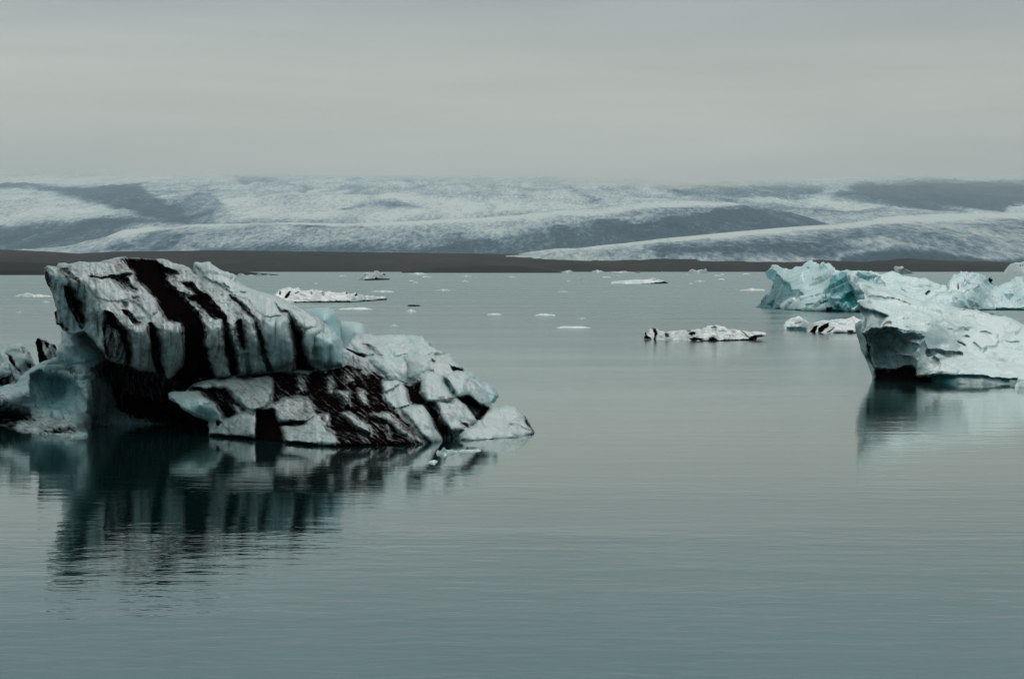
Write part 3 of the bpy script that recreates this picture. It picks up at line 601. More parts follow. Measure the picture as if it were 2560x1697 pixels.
tq_feats = [
    F_(Z7([(215, 300), (262, 228), (330, 215), (385, 250), (385, 300), (330, 380), (270, 375)]), -.6, 6, dict(blue=.62, grime=.15, ash=0), 3),
    F_(Z7([(395, 300), (460, 320), (500, 400), (620, 470), (640, 560), (780, 560), (860, 640), (700, 700), (560, 740), (430, 830), (330, 860), (80, 850), (200, 700), (290, 580), (310, 470)]), -.8, 10, dict(blue=.45, grime=.45, ash=.02), 4),
    F_(Z7([(395, 300), (460, 320), (490, 400), (620, 450), (640, 560), (720, 660), (640, 720), (560, 600), (480, 480), (360, 480), (345, 400)]), -.4, 8, dict(blue=.68, grime=.3), 4),
    F_(Z7([(300, 470), (350, 480), (350, 540), (310, 550)]), -.3, 4, dict(ash=.55), 2),
    F_(Z7([(80, 850), (200, 700), (260, 680), (270, 800), (320, 850)]), 0, 4, dict(blue=.6), 4),
    F_(Z7([(450, 830), (600, 740), (760, 690), (1000, 640), (1180, 690), (1210, 780), (1240, 880), (1200, 910), (800, 900), (550, 880)]), 1.2, 10, dict(blue=.08, grime=.25, ash=-.2), 3),
    F_(Z7([(1150, 560), (1250, 420), (1310, 310), (1450, 285), (1560, 270), (1560, 380), (1600, 480), (1640, 580), (1660, 700), (1750, 790), (1640, 880), (1400, 900), (1280, 780), (1210, 690)]), -.5, 12, dict(blue=.72, grime=.25, ash=.0), 3),
    F_(Z7([(1260, 440), (1310, 310), (1540, 270), (1560, 330), (1520, 400), (1560, 460), (1420, 480), (1300, 470)]), -.3, 8, dict(blue=.95, grime=0), 4),
    F_(Z7([(1340, 400), (1540, 430), (1610, 520), (1640, 620), (1700, 720), (1750, 790), (1660, 830), (1520, 720), (1420, 560), (1330, 470)]), -.7, 9, dict(blue=1.15, grime=.0, ash=.16), 5),
    F_(Z7([(1530, 380), (1600, 350), (1700, 400), (1740, 470), (1800, 560), (1860, 680), (1840, 740), (1760, 740), (1680, 640), (1640, 540)]), .8, 8, dict(blue=.42, grime=.5), 3),
    F_(Z7([(1780, 560), (1850, 650), (1850, 720), (1800, 730), (1760, 640)]), 0, 4, dict(blue=.75), 3),
    F_(Z7([(1740, 290), (1900, 300), (2030, 370), (2000, 430), (1900, 400), (1740, 400), (1700, 340)]), -.5, 6, dict(blue=.6, grime=.2), 4),
    F_(Z7([(870, 800), (930, 790), (1045, 800), (1000, 825), (900, 860)]), -.5, 3, dict(blue=1.0), 2),
    F_(Z7([(1100, 740), (1130, 715), (1230, 720), (1240, 760), (1150, 785)]), -.5, 3, dict(blue=1.0), 2),
    F_(Z7([(1230, 860), (1300, 850), (1310, 920), (1220, 915)]), -.2, 3, dict(ash=.75), 2.5),
    F_(Z7([(890, 200), (930, 200), (960, 225), (910, 230)]), -.5, 3, dict(blue=.6, grime=.5), 2),
    F_(Z7([(1160, 170), (1250, 210), (1260, 240), (1180, 220)]), -.3, 3, dict(blue=.45), 3),
    F_(Z8([(-40, 360), (60, 460), (100, 500), (0, 490), (-80, 440)]), -.5, 5, dict(blue=.4), 4),
    F_(Z8([(730, 620), (790, 590), (830, 590), (830, 620), (770, 650)]), -.3, 3, dict(ash=.85), 2),
    F_(Z8([(330, 520), (400, 530), (440, 600), (400, 600)]), -.4, 4, dict(blue=.4, grime=.4), 3),
    F_(Z7([(80, 842), (550, 868), (850, 885), (1240, 898), (1600, 905), (1800, 905), (2366, 930), (2366, 1000), (60, 1000)]), -.6, 3, dict(ash=.35, blue=.9), 2),
]
tq_feats = [(p_, b_, w_, (dict(c_, blue=c_['blue'] * 1.8) if c_.get('blue', 0) > .3 else c_), s_) for p_, b_, w_, c_, s_ in tq_feats]
sculpt('ice_crag', tq_top, tq_wl, tq_ctrl, FARICE, turq, sp=1.5, feats=tq_feats, thick=24, rim=(4, 1.2), amp=.35, nscale=.28, base=(-.2, .25, .15), warp=2.4, warpk=.1, below=9, seed=83, facet=(5, .10))
# bright wedge lying at its right foot
sculpt('ice_wedge', Z7([(1600, 905), (1660, 860), (1750, 795), (1790, 850), (1810, 905)]), Z7([(1600, 912), (1700, 918), (1815, 918)]),
    [(2147, 763, wlY(tq_wl, 2147) - 1.5), (2135, 775, wlY(tq_wl, 2140) - 3)], FARICE, turq, sp=1.0, thick=3, rim=(3, .4), amp=.06, nscale=.6, base=(-.2, .05, .1), warp=1, below=6, seed=85)

# =================================================================== JAGGED ICEBERG (right edge)
YJ = float(wY(776.5))
jag = empty('iceberg', (float(unproj(2480, 776, YJ)[0]), YJ, 0.0), 'rumpled white iceberg with dirt specks and blue clefts at the right edge', 'iceberg')
jg_top = Z8([(690, 900), (690, 760), (780, 720), (960, 640), (1060, 590), (1100, 530), (1140, 470), (1150, 400), (1180, 345), (1240, 310), (1300, 290), (1420, 300), (1560, 290), (1660, 296), (1745, 300), (1770, 370), (1795, 335), (1822, 350), (1834, 430), (1830, 490),
    (1930, 500), (2000, 460), (2060, 446), (2140, 442), (2180, 410), (2250, 388), (2366, 384), (2600, 350), (2900, 420), (3200, 560), (3400, 800)])
jg_wl = Z8([(690, 930), (1200, 925), (1800, 893), (2366, 893), (2900, 893), (3400, 885)])
jg_ctrl = [(x, y, wlY(jg_wl, x) + d) for x, y, d in [(2370, 725, 12), (2385, 695, 22), (2420, 686, 26), (2465, 688, 26), (2478, 712, 20), (2400, 715, 12), (2440, 712, 10), (2495, 716, 24), (2530, 706, 26), (2560, 700, 26), (2440, 730, 6), (2440, 760, 1.5), (2500, 740, 8), (2480, 760, 2),
    (2520, 745, 9), (2560, 740, 6), (2560, 765, 2), (2380, 745, 5), (2330, 755, 4), (2650, 710, 24), (2650, 760, 3), (2700, 770, 3)]]
jg_feats = [
    F_(Z8([(1370, 400), (1560, 330), (1660, 310), (1700, 330), (1600, 360), (1450, 420), (1380, 430)]), -.5, 4, dict(blue=.5), 3),
    F_(Z8([(1150, 370), (1280, 340), (1300, 380), (1200, 430)]), -.4, 4, dict(blue=.35), 4),
    F_(Z8([(1350, 480), (1500, 430), (1620, 420), (1600, 445), (1450, 480), (1380, 500)]), -.5, 4, dict(blue=.55), 3),
    F_(Z8([(1680, 430), (1760, 390), (1790, 460), (1830, 490), (1770, 490), (1720, 460)]), -.5, 4, dict(blue=.9), 3),
    F_(Z8([(1768, 370), (1800, 335), (1832, 380), (1825, 480), (1775, 450)]), 0, 4, dict(ash=1.0), 1.6),
    F_(Z8([(1262, 465), (1290, 470), (1305, 530), (1280, 530)]), -.3, 2, dict(ash=.9), 1.6),
    F_(Z8([(1100, 540), (1140, 500), (1150, 520), (1110, 560)]), -.3, 2, dict(ash=.6), 1.6),
    F_(Z8([(1570, 505), (1610, 500), (1640, 515), (1580, 520)]), -.3, 2, dict(ash=.9), 1.6),
    F_(Z8([(1350, 590), (1450, 560), (1560, 540), (1460, 580), (1370, 605)]), -.3, 2, dict(ash=.5), 2),
    F_(Z8([(990, 630), (1100, 610), (1200, 550), (1180, 620), (1120, 650), (1020, 645)]), -.5, 3, dict(blue=.6), 3),
    F_(Z8([(2010, 590), (2080, 610), (2210, 640), (2110, 700), (2060, 670)]), -1.0, 4, dict(blue=.95, ash=.15), 2.5),
    F_(Z8([(1880, 540), (1950, 545), (1950, 580), (1900, 580)]), -.4, 3, dict(blue=.5), 3),
    F_(Z8([(2040, 730), (2200, 650), (2366, 600), (2700, 620), (2700, 870), (1900, 870), (1900, 790)]), 1.2, 9, dict(grime=.15), 3),
    F_(Z8([(2180, 500), (2230, 490), (2200, 515)]), 0, 2, dict(ash=.5), 2),
    F_(Z8([(2290, 515), (2320, 510), (2310, 545)]), 0, 2, dict(ash=.7), 2),
    F_(Z8([(1640, 630), (1750, 700), (1820, 820), (1780, 820), (1690, 720)]), -.3, 3, dict(grime=.45), 3),
    F_(Z8([(1580, 680), (1540, 800), (1500, 810), (1550, 700)]), -.2, 3, dict(blue=.3, grime=.3), 3),
    F_(Z8([(1480, 880), (1800, 880), (2366, 882), (3400, 875), (3400, 960), (1480, 960)]), -.5, 2, dict(ash=.3, blue=1), 1.5),
]
sculpt('ice_crag', jg_top, jg_wl, jg_ctrl, FARICE, jag, sp=1.5, feats=jg_feats, thick=24, rim=(4, 1.0), amp=.35, nscale=.3, base=(-.15, .22, .2), warp=2.0, warpk=.1, below=9, seed=91, facet=(4, .12))

# =================================================================== FLOES
def floe(name, label, cat, top, wl, feats=(), base=(-.2, .08, .2), depth=None, mat=None, sp=None, amp=None, seed=1, group=None, ctrl=(), rim=None, nscale=None):
    xs = [p[0] for p in wl]; yw = sum(p[1] for p in wl) / len(wl); y0 = min(p[1] for p in top)
    Yw = float(wY(yw)); pm = Yw / F; wm = (max(xs) - min(xs)) * pm; hm = (yw - y0) * pm
    h = yw - y0
    lim = Yw * (h / max(yw - YH, 1)) if yw > YH + 1 else 1e9
    dep = depth or min(.45 * wm, .45 * lim)
    c = []
    for (x, y) in top: c.append((x, y, wlY(wl, x) + dep * min(1, max(.08, (yw - y) / h))))
    c += list(ctrl)
    sp = sp or max(.55, min(1.8, h / 7.0))
    o = sculpt(name, top, wl, c, mat or FLOEICE, None, sp=sp, feats=feats, thick=max(.6, dep * .8), rim=rim or (max(1.2, h * .15), .10 * dep), amp=amp if amp is not None else min(.10 * hm + .02, .5),
               nscale=nscale or 2.2 / max(hm, .3), base=base, warp=1.2, warpk=.2, below=max(2.0, h * .3), seed=seed, loc=(float(unproj(sum(xs) / len(xs), yw, Yw)[0]), Yw, 0.0))
    return tag(o, label, cat, group)

BL = dict(ash=.95, blue=0)
# dirty floe in the middle distance
floe('ice_floe', 'low dirty ice floe speckled with black grit, small peak at centre right', 'ice floe',
     Z6([(125, 350), (128, 285), (145, 280), (160, 300), (185, 270), (215, 255), (240, 250), (290, 268), (330, 290), (420, 278), (520, 268), (620, 262), (700, 262), (740, 235), (800, 215), (850, 210), (910, 222), (960, 240), (1000, 258), (1060, 262), (1120, 275), (1200, 290), (1300, 290), (1360, 300), (1395, 318), (1280, 335), (1275, 360)]),
     Z6([(125, 362), (400, 368), (700, 378), (900, 378), (1100, 372), (1275, 370)]),
     feats=[F_(Z6([(125, 280), (145, 280), (160, 320), (200, 350), (200, 365), (125, 365)]), -.2, 3, dict(ash=.85), 2),
            F_(Z6([(210, 255), (245, 255), (260, 300), (240, 370), (215, 375), (225, 320)]), -.2, 3, dict(ash=.9), 2),
            F_(Z6([(330, 300), (370, 295), (380, 325), (350, 340)]), -.1, 2, dict(ash=.75), 2),
            F_(Z6([(545, 265), (600, 262), (605, 275), (560, 280)]), -.1, 2, dict(ash=.75), 2),
            F_(Z6([(570, 310), (600, 285), (650, 290), (640, 310), (600, 325)]), -.2, 2, dict(ash=.95), 2),
            F_(Z6([(580, 355), (640, 340), (690, 345), (740, 360), (700, 378), (600, 378)]), -.2, 2, dict(ash=.95), 2),
            F_(Z6([(780, 350), (830, 340), (880, 365), (850, 380), (790, 378)]), -.2, 2, dict(ash=.95), 2),
            F_(Z6([(700, 265), (720, 270), (710, 320), (695, 300)]), -.1, 2, dict(ash=.5), 2),
            F_(Z6([(800, 235), (850, 228), (870, 250), (860, 280), (820, 280)]), -.4, 4, dict(blue=.6, ash=.25), 3),
            F_(Z6([(870, 280), (950, 268), (965, 290), (890, 305)]), -.2, 3, dict(blue=.55), 3),
            F_(Z6([(1100, 280), (1150, 300), (1200, 340), (1160, 335), (1120, 305)]), -.2, 2, dict(ash=.75), 2),
            F_(Z6([(1190, 345), (1250, 318), (1380, 318), (1290, 335), (1275, 362), (1200, 362)]), -.2, 2, dict(ash=.9), 2),
            F_(Z6([(900, 366), (1280, 352), (1280, 400), (700, 400), (700, 372)]), -.2, 2, dict(ash=.85), 2)],
     base=(-.05, .06, .45), seed=101, sp=1.2, amp=.2)
# pair of peaks behind the snowy iceberg
floe('ice_floe', 'white ice floe with black fins, half hidden behind the snowy iceberg', 'ice floe',
     Z6([(1540, 220), (1560, 195), (1620, 150), (1660, 135), (1690, 122), (1730, 140), (1790, 180), (1860, 185), (1930, 170), (2010, 165), (2060, 150), (2180, 145), (2260, 125), (2330, 155), (2420, 175), (2480, 240)]),
     Z6([(1575, 262), (1780, 268), (1800, 285), (2050, 296), (2250, 298), (2480, 298)]),
     feats=[F_(Z6([(1570, 235), (1780, 240), (1780, 300), (1570, 300)]), -.3, 2, dict(blue=1.0, ash=.15), 1.6),
            F_(Z6([(1800, 285), (1830, 240), (1885, 205), (1875, 260), (1870, 300), (1800, 300)]), -.3, 3, dict(ash=1.05), 1.6),
            F_(Z6([(1900, 240), (1960, 200), (2010, 180), (2000, 220), (1960, 260), (1930, 300), (1890, 300)]), -.3, 3, dict(ash=1.0), 1.8),
            F_(Z6([(2000, 280), (2070, 235), (2050, 262), (2020, 300), (1960, 300)]), -.3, 3, dict(ash=.85), 2),
            F_(Z6([(1650, 200), (1720, 175), (1750, 165), (1720, 195), (1660, 215)]), -.2, 2, dict(ash=.45), 2),
            F_(Z6([(2190, 270), (2260, 265), (2250, 300), (2200, 300)]), -.2, 2, dict(ash=.6, blue=.5), 2),
            F_(Z6([(2050, 285), (2480, 285), (2480, 310), (2050, 310)]), -.2, 2, dict(ash=.6), 2)],
     base=(-.15, .05, .25), seed=103, sp=1.2, amp=.2)
# long jagged floe behind the striped berg
ZJ = lambda p: T(400, 600, .35070, p)
floe('ice_floe', 'long jagged white ice floe just behind the striped iceberg', 'ice floe',
     ZJ([(780, 440), (800, 400), (830, 375), (860, 350), (885, 340), (905, 335), (930, 345), (940, 352), (960, 342), (985, 340), (1010, 355), (1050, 352), (1085, 350), (1100, 358), (1120, 352), (1150, 352), (1170, 365), (1220, 362), (1260, 370), (1330, 366), (1340, 378), (1400, 380), (1450, 392), (1530, 398), (1600, 406), (1617, 418)]),
     ZJ([(780, 450), (950, 448), (1150, 448), (1350, 446), (1500, 436), (1617, 428)]),
     feats=[F_(ZJ([(850, 365), (862, 365), (862, 388), (852, 388)]), -.5, 2, dict(ash=.9), 1.5),
            F_(ZJ([(895, 395), (915, 370), (940, 360), (930, 378), (905, 412), (885, 412)]), -.5, 2, dict(ash=1.0), 1.2),
            F_(ZJ([(955, 385), (975, 370), (1000, 368), (985, 380), (965, 392)]), -.5, 2, dict(ash=.85), 1.5),
            F_(ZJ([(1070, 365), (1090, 360), (1085, 385), (1070, 390)]), -.3, 2, dict(ash=.6), 1.5),
            F_(ZJ([(1140, 375), (1160, 365), (1180, 385), (1165, 395)]), -.3, 2, dict(ash=.55), 1.5),
            F_(ZJ([(1325, 372), (1340, 376), (1335, 385), (1322, 382)]), -.2, 1, dict(ash=.8), 1),
            F_(ZJ([(1390, 390), (1400, 380), (1412, 395), (1395, 402)]), -.2, 1, dict(ash=.9), 1),
            F_(ZJ([(960, 438), (1240, 438), (1260, 430), (1300, 438), (1400, 436), (1450, 428), (1520, 425), (1560, 420), (1620, 414), (1620, 470), (950, 470)]), -.4, 2, dict(ash=.8), 1.5)],
     base=(-.12, .02, .4), seed=105, sp=1.1, amp=.35, nscale=.9)
# pointed floe near the far shore
ZP = lambda p: T(800, 660, .12680, p)
floe('ice_floe', 'small pointed ice floe with a black waterline near the far shore', 'ice floe',
     ZP([(690, 305), (740, 285), (800, 265), (850, 200), (900, 180), (960, 165), (1000, 170), (1040, 190), (1070, 150), (1110, 118), (1150, 150), (1180, 180), (1210, 190), (1240, 170), (1290, 175), (1310, 215), (1330, 265), (1395, 290)]),
     ZP([(720, 318), (900, 322), (1100, 318), (1390, 310)]),
     feats=[F_(ZP([(860, 312), (940, 290), (1060, 285), (1120, 260), (1150, 285), (1390, 288), (1390, 360), (860, 360)]), -.6, 2, dict(ash=1.0), 1.2),
            F_(ZP([(1210, 215), (1240, 180), (1290, 180), (1300, 230), (1260, 240)]), -.4, 2, dict(ash=.65), 1.5),
            F_(ZP([(910, 200), (960, 190), (980, 215), (930, 225)]), -.3, 1.5, dict(ash=.4), 1.5)],
     base=(-.1, .05, .45), seed=107, sp=.9)
ZK = lambda p: T(1380, 660, .20287, p)
floe('ice_floe', 'long low white ice floe tapering left, its right end dark, before the far shore', 'ice floe',
     ZK([(722, 235), (740, 218), (800, 208), (900, 200), (980, 195), (1060, 190), (1160, 188), (1230, 195), (1260, 205), (1310, 196), (1360, 198), (1400, 212), (1430, 228)]),
     ZK([(722, 242), (900, 244), (1150, 246), (1300, 244), (1430, 240)]),
     feats=[F_(ZK([(1230, 235), (1290, 225), (1340, 222), (1380, 210), (1430, 225), (1430, 260), (1100, 260), (1100, 240)]), -.3, 2, dict(ash=.95), 1.2)],
     base=(-.2, .0, .2), seed=109, sp=.8)
floe('ice_floe', 'pair of small blue-white ice lumps on the far shore left of the turquoise iceberg', 'ice floe',
     ZK([(1675, 105), (1690, 80), (1715, 66), (1745, 66), (1765, 78), (1790, 82), (1810, 72), (1840, 66), (1870, 72), (1890, 52), (1905, 65), (1915, 100)]),
     ZK([(1675, 112), (1800, 116), (1915, 113)]),
     feats=[F_(ZK([(1800, 90), (1900, 60), (1930, 120), (1780, 120)]), 0, 2, dict(blue=.5), 2)], base=(-.2, .15, .1), seed=111, sp=.7)
floe('ice_floe', 'dark green weathered ice floe peeping over the turquoise iceberg', 'ice floe',
     Z8([(230, 260), (232, 185), (260, 165), (310, 178), (340, 160), (385, 172), (400, 205), (450, 225), (520, 262), (550, 285)]),
     Z8([(230, 300), (400, 300), (550, 295)]), feats=[F_(Z8([(340, 200), (400, 200), (560, 290), (330, 300), (300, 230)]), 0, 3, dict(ash=.55, blue=.7), 3)], base=(.15, .6, .6), seed=113, sp=.8)
floe('ice_floe', 'white domed ice floe on the horizon at the right edge', 'ice floe',
     Z8([(2030, 280), (2050, 235), (2090, 180), (2140, 130), (2200, 120), (2240, 105), (2290, 115), (2340, 95), (2420, 80), (2560, 70), (2700, 130), (2800, 260)]),
     Z8([(2030, 290), (2400, 292), (2800, 290)]),
     feats=[F_(Z8([(2290, 150), (2320, 145), (2315, 175), (2295, 175)]), -.5, 2, dict(ash=.7), 1.5), F_(Z8([(2330, 145), (2355, 140), (2355, 165), (2335, 165)]), -.5, 2, dict(ash=.7), 1.5)],
     base=(-.1, .04, .3), seed=115, sp=.9)
floe('ice_chunk', 'small white ice chunk in front of the snowy iceberg at the right edge', 'ice chunk',
     Z4([(2290, 1070), (2310, 1045), (2320, 1012), (2370, 1015), (2440, 1005), (2500, 1040), (2520, 1080)]), Z4([(2288, 1092), (2400, 1098), (2520, 1094)]), base=(-.2, .03, .15), seed=117, mat=SNOWICE, depth=1.0, sp=1.2)
floe('ice_chunk', 'star-shaped white ice fragment afloat in front of the striped iceberg', 'ice chunk',
     Z3([(912, 1352), (920, 1332), (950, 1334), (962, 1318), (975, 1306), (985, 1326), (1000, 1330), (1022, 1332), (1045, 1336), (1085, 1342), (1070, 1352)]),
     Z3([(912, 1358), (960, 1368), (978, 1384), (1000, 1366), (1085, 1356)]), base=(-.4, .0, .0), seed=119, mat=SNOWICE, depth=.35, sp=.8, amp=.02)
floe('ice_chunk', 'thin pale ice sliver trailing right of the star-shaped fragment', 'ice chunk',
     Z3([(1090, 1340), (1120, 1328), (1180, 1330), (1240, 1326), (1262, 1336)]), Z3([(1090, 1346), (1180, 1345), (1262, 1342)]), base=(-.4, .25, .0), seed=121, mat=SNOWICE, depth=.3, sp=.6, amp=.01)
floe('ice_chunk', 'tiny white ice fragment below the star-shaped one', 'ice chunk',
     Z3([(850, 1425), (868, 1414), (900, 1410), (920, 1416)]), Z3([(850, 1430), (895, 1438), (922, 1424)]), base=(-.4, .0, .0), seed=123, mat=SNOWICE, depth=.3, sp=.6, amp=.01)

tiny = [  # x0, x1, ytop, ywl, base(ash, blue, grime), label
    (36, 130, 730, 742, (-.1, .12, .35), 'flat pale ice floe touching the left edge of the striped iceberg outline'),
    (103, 125, 750, 757, (-.2, .12, .1), 'little pale ice scrap under the flat floe left of the striped iceberg'),
    (40, 53, 776, 782, (-.2, .05, .1), 'lone white ice fleck on open water at far left'),
    (592, 615, 680, 691, (-.2, .4, .1), 'rounded turquoise ice lump below the brown shore behind the striped iceberg'),
    (640, 656, 679, 691, (-.2, .6, .1), 'peaked deep turquoise ice lump below the brown shore'),
    (664, 675, 683, 691, (-.2, .05, .1), 'small white triangular ice lump near the spit tip'),
    (618, 640, 686, 691, (-.2, .1, .2), 'thin pale ice strip between two turquoise lumps by the shore'),
    (1018, 1070, 680, 687, (-.3, .03, .0), 'low white ice strip under the far shore left of the dark spit'),
    (926, 985, 724, 731, (-.1, .15, .3), 'faint pale ice raft right of the pointed floe'),
    (846, 932, 766, 774, (-.2, .15, .1), 'long pale ice strip above the turquoise boulders'),
    (1018, 1051, 760, 765, (.9, .0, .8), 'thin black ice sliver on open water'),
    (1014, 1041, 773, 780, (-.3, .0, .0), 'short white ice strip just under the black sliver'),
    (1217, 1254, 781, 788, (-.2, .06, .1), 'ragged white ice strip left of its twin in mid lagoon'),
    (1336, 1389, 782, 789, (-.2, .05, .1), 'crisp white ice strip right of its twin in mid lagoon'),
    (974, 995, 810, 816, (-.2, .2, .1), 'tiny bluish ice fleck right of the turquoise boulders'),
    (1390, 1477, 813, 820, (-.2, .03, .1), 'lowest and longest thin white ice strip in mid lagoon'),
    (1443, 1466, 793, 798, (-.1, .2, .2), 'faint bluish ice scrap above the longest thin strip'),
    (1401, 1434, 674, 682, (-.2, .1, .1), 'white ice strip at the tip of the dark spit'),
    (1477, 1513, 673, 682, (-.2, .05, .1), 'white humped ice strip under the far shore'),
    (1519, 1584, 677, 682, (-.2, .1, .2), 'long thin ice strip under the far shore right of the humped one'),
    (1588, 1602, 676, 682, (.5, .5, .5), 'small dark teal ice lump under the far shore'),
    (1652, 1659, 677, 682, (-.2, .3, .1), 'speck of bluish ice under the far shore'),
    (1848, 1913, 719, 727, (-.2, .05, .15), 'thin white ice raft left of the turquoise iceberg'),
    (1452, 1464, 694, 701, (-.2, .2, .1), 'pale ice fleck left of the long low floe'),
    (1536, 1553, 687, 693, (-.2, .15, .1), 'pale ice fleck above the long low floe'),
    (1708, 1724, 684, 688, (-.2, .15, .1), 'pale ice fleck below the pair of blue-white lumps'),
    (1395, 1420, 726, 731, (-.1, .2, .2), 'dim ice fleck on the bright water band in mid lagoon'),
    (1735, 1765, 700, 705, (-.1, .15, .2), 'dim ice scrap between the long low floe and the turquoise iceberg'),
    (1090, 1125, 722, 727, (-.1, .15, .2), 'dim ice scrap right of the faint pale raft'),
    (1265, 1290, 690, 694, (-.1, .1, .2), 'dim ice scrap below the dark spit'),
    (1150, 1180, 688, 692, (-.1, .25, .2), 'bluish ice scrap below the dark spit'),
]
for i, (x0, x1, yt, yw, base, lab) in enumerate(tiny):
    rs = random.Random(200 + i); n = 9 if x1 - x0 > 25 else 6; top = []
    pk = rs.uniform(.3, .7)
    for k in range(n + 1):
        t = k / n; env = (t / pk if t < pk else (1 - t) / (1 - pk)) ** .55 if 0 < t < 1 else 0
        top.append((x0 + (x1 - x0) * t, yw - 1.0 - (yw - 1 - yt) * env * rs.uniform(.55, 1.0)))
    floe('ice_fragment', lab, 'ice fragment', top, [(x0, yw), ((x0 + x1) / 2, yw + .6), (x1, yw)], base=base, seed=201 + i, sp=.8)

for i in range(16):
    rs = random.Random(900 + i); x0 = rs.choice([rs.uniform(760, 1180), rs.uniform(1180, 1860)]); yw = rs.uniform(684, 716); wd = rs.uniform(9, 24); hh = rs.uniform(2.2, 4.2)
    top = [(x0 + wd * t, yw - .7 - hh * e) for t, e in ((0, 0), (.2, .5 + .3 * rs.random()), (.45, 1), (.7, .45 + .4 * rs.random()), (1, 0))]
    floe('ice_fragment', 'small pale ice speck scattered among others on the far water', 'ice fragment', top, [(x0, yw), (x0 + wd, yw)], base=(-.2, rs.uniform(.05, .25), .2), seed=901 + i, sp=.8, group='pale ice specks on the far water')

# =================================================================== WATER
def build_water():
    m, nt = newmat('lagoon_water')
    tc = N(nt, 'ShaderNodeTexCoord'); geo = N(nt, 'ShaderNodeNewGeometry')
    sx = N(nt, 'ShaderNodeSeparateXYZ'); L(nt, geo, 'Position', sx, 'Vector')
    v = mapping(nt, tc, (.55, 1, 1))
    v2 = mapping(nt, tc, (.45, 1.0, 1)); v3 = mapping(nt, tc, (.008, .05, 1)); v4 = mapping(nt, tc, (.03, .12, 1))
    n1 = noise(nt, v, 1.6, 3, .55, .3); n2 = noise(nt, v2, 5.5, 2, .5)
    n3 = noise(nt, v3, 1.0, 3, .55); n4 = noise(nt, v4, .6, 3, .5)
    sw = mapping(nt, tc, (.25, 1, 1)); n5 = noise(nt, sw, .45, 2, .5)
    a = math_(nt, 'MULTIPLY', (n2, 'Fac'), .11)
    b = math_(nt, 'ADD', (n1, 'Fac'), (a, 0))
    c5 = math_(nt, 'MULTIPLY', (n5, 'Fac'), 1.4); b = math_(nt, 'ADD', (b, 0), (c5, 0))
    gust = ramp(nt, n4, 'Fac', [(0, .25), (.40, .45), (.60, 1.1), (1, 1.4)])
    # breeze: ripples grow with the distance from the sheltered near water
    yr = N(nt, 'ShaderNodeMapRange', ins={'From Min': 60, 'From Max': 900, 'To Min': 1.1, 'To Max': 2.2}); L(nt, sx, 'Y', yr, 'Value')
    nr = N(nt, 'ShaderNodeMapRange', ins={'From Min': 44, 'From Max': 68, 'To Min': 3.0, 'To Max': 1.5}); L(nt, sx, 'Y', nr, 'Value')
    yr = math_(nt, 'MULTIPLY', (yr, 'Result'), (nr, 'Result'))
    st_ = math_(nt, 'MULTIPLY', (gust, 0), (yr, 0))
    h = math_(nt, 'MULTIPLY', (b, 0), (st_, 0))
    bp = N(nt, 'ShaderNodeBump', ins={'Strength': 1.0, 'Distance': .0042}); L(nt, h, 0, bp, 'Height')
    p = N(nt, 'ShaderNodeBsdfPrincipled', ins={'IOR': 1.34}); p.inputs['Base Color'].default_value = (.003, .014, .0145, 1); p.inputs['Specular Tint'].default_value = (.7, 1, .95, 1)
    rr = N(nt, 'ShaderNodeMapRange', ins={'From Min': 40, 'From Max': 500, 'To Min': .03, 'To Max': .26}); L(nt, sx, 'Y', rr, 'Value')
    band = ramp(nt, n3, 'Fac', [(0, .6), (.42, .75), (.58, 1.25), (1, 1.4)])
    r2 = math_(nt, 'MULTIPLY', (rr, 'Result'), (band, 0)); L(nt, r2, 0, p, 'Roughness')
    L(nt, bp, 'Normal', p, 'Normal')
    o = N(nt, 'ShaderNodeOutputMaterial'); gl = N(nt, 'ShaderNodeBsdfGlossy'); gl.inputs['Color'].default_value = (.64, .85, .80, 1)      # extra green-tinted gloss that colours the reflections
    L(nt, bp, 'Normal', gl, 'Normal'); L(nt, r2, 0, gl, 'Roughness')
    mxs = N(nt, 'ShaderNodeMixShader', ins={0: .2}); L(nt, p, 'BSDF', mxs, 1); L(nt, gl, 0, mxs, 2)
    L(nt, mxs, 0, o, 'Surface')
    xs = [-55000, -30000, -8000, -2000, -400, 0, 400, 2000, 8000, 30000, 55000]; ys = [-3000, -200, 0, 60, 200, 800, 3000, 12000, 61000]
    V = [(x, y, 0) for y in ys for x in xs]; n = len(xs)
    Fc = [(j * n + i, j * n + i + 1, (j + 1) * n + i + 1, (j + 1) * n + i) for j in range(len(ys) - 1) for i in range(n - 1)]
    o = mesh_obj('water', V, Fc, m, smooth=False); tag(o, 'calm grey-green lagoon water', kind='structure'); return o
build_water()

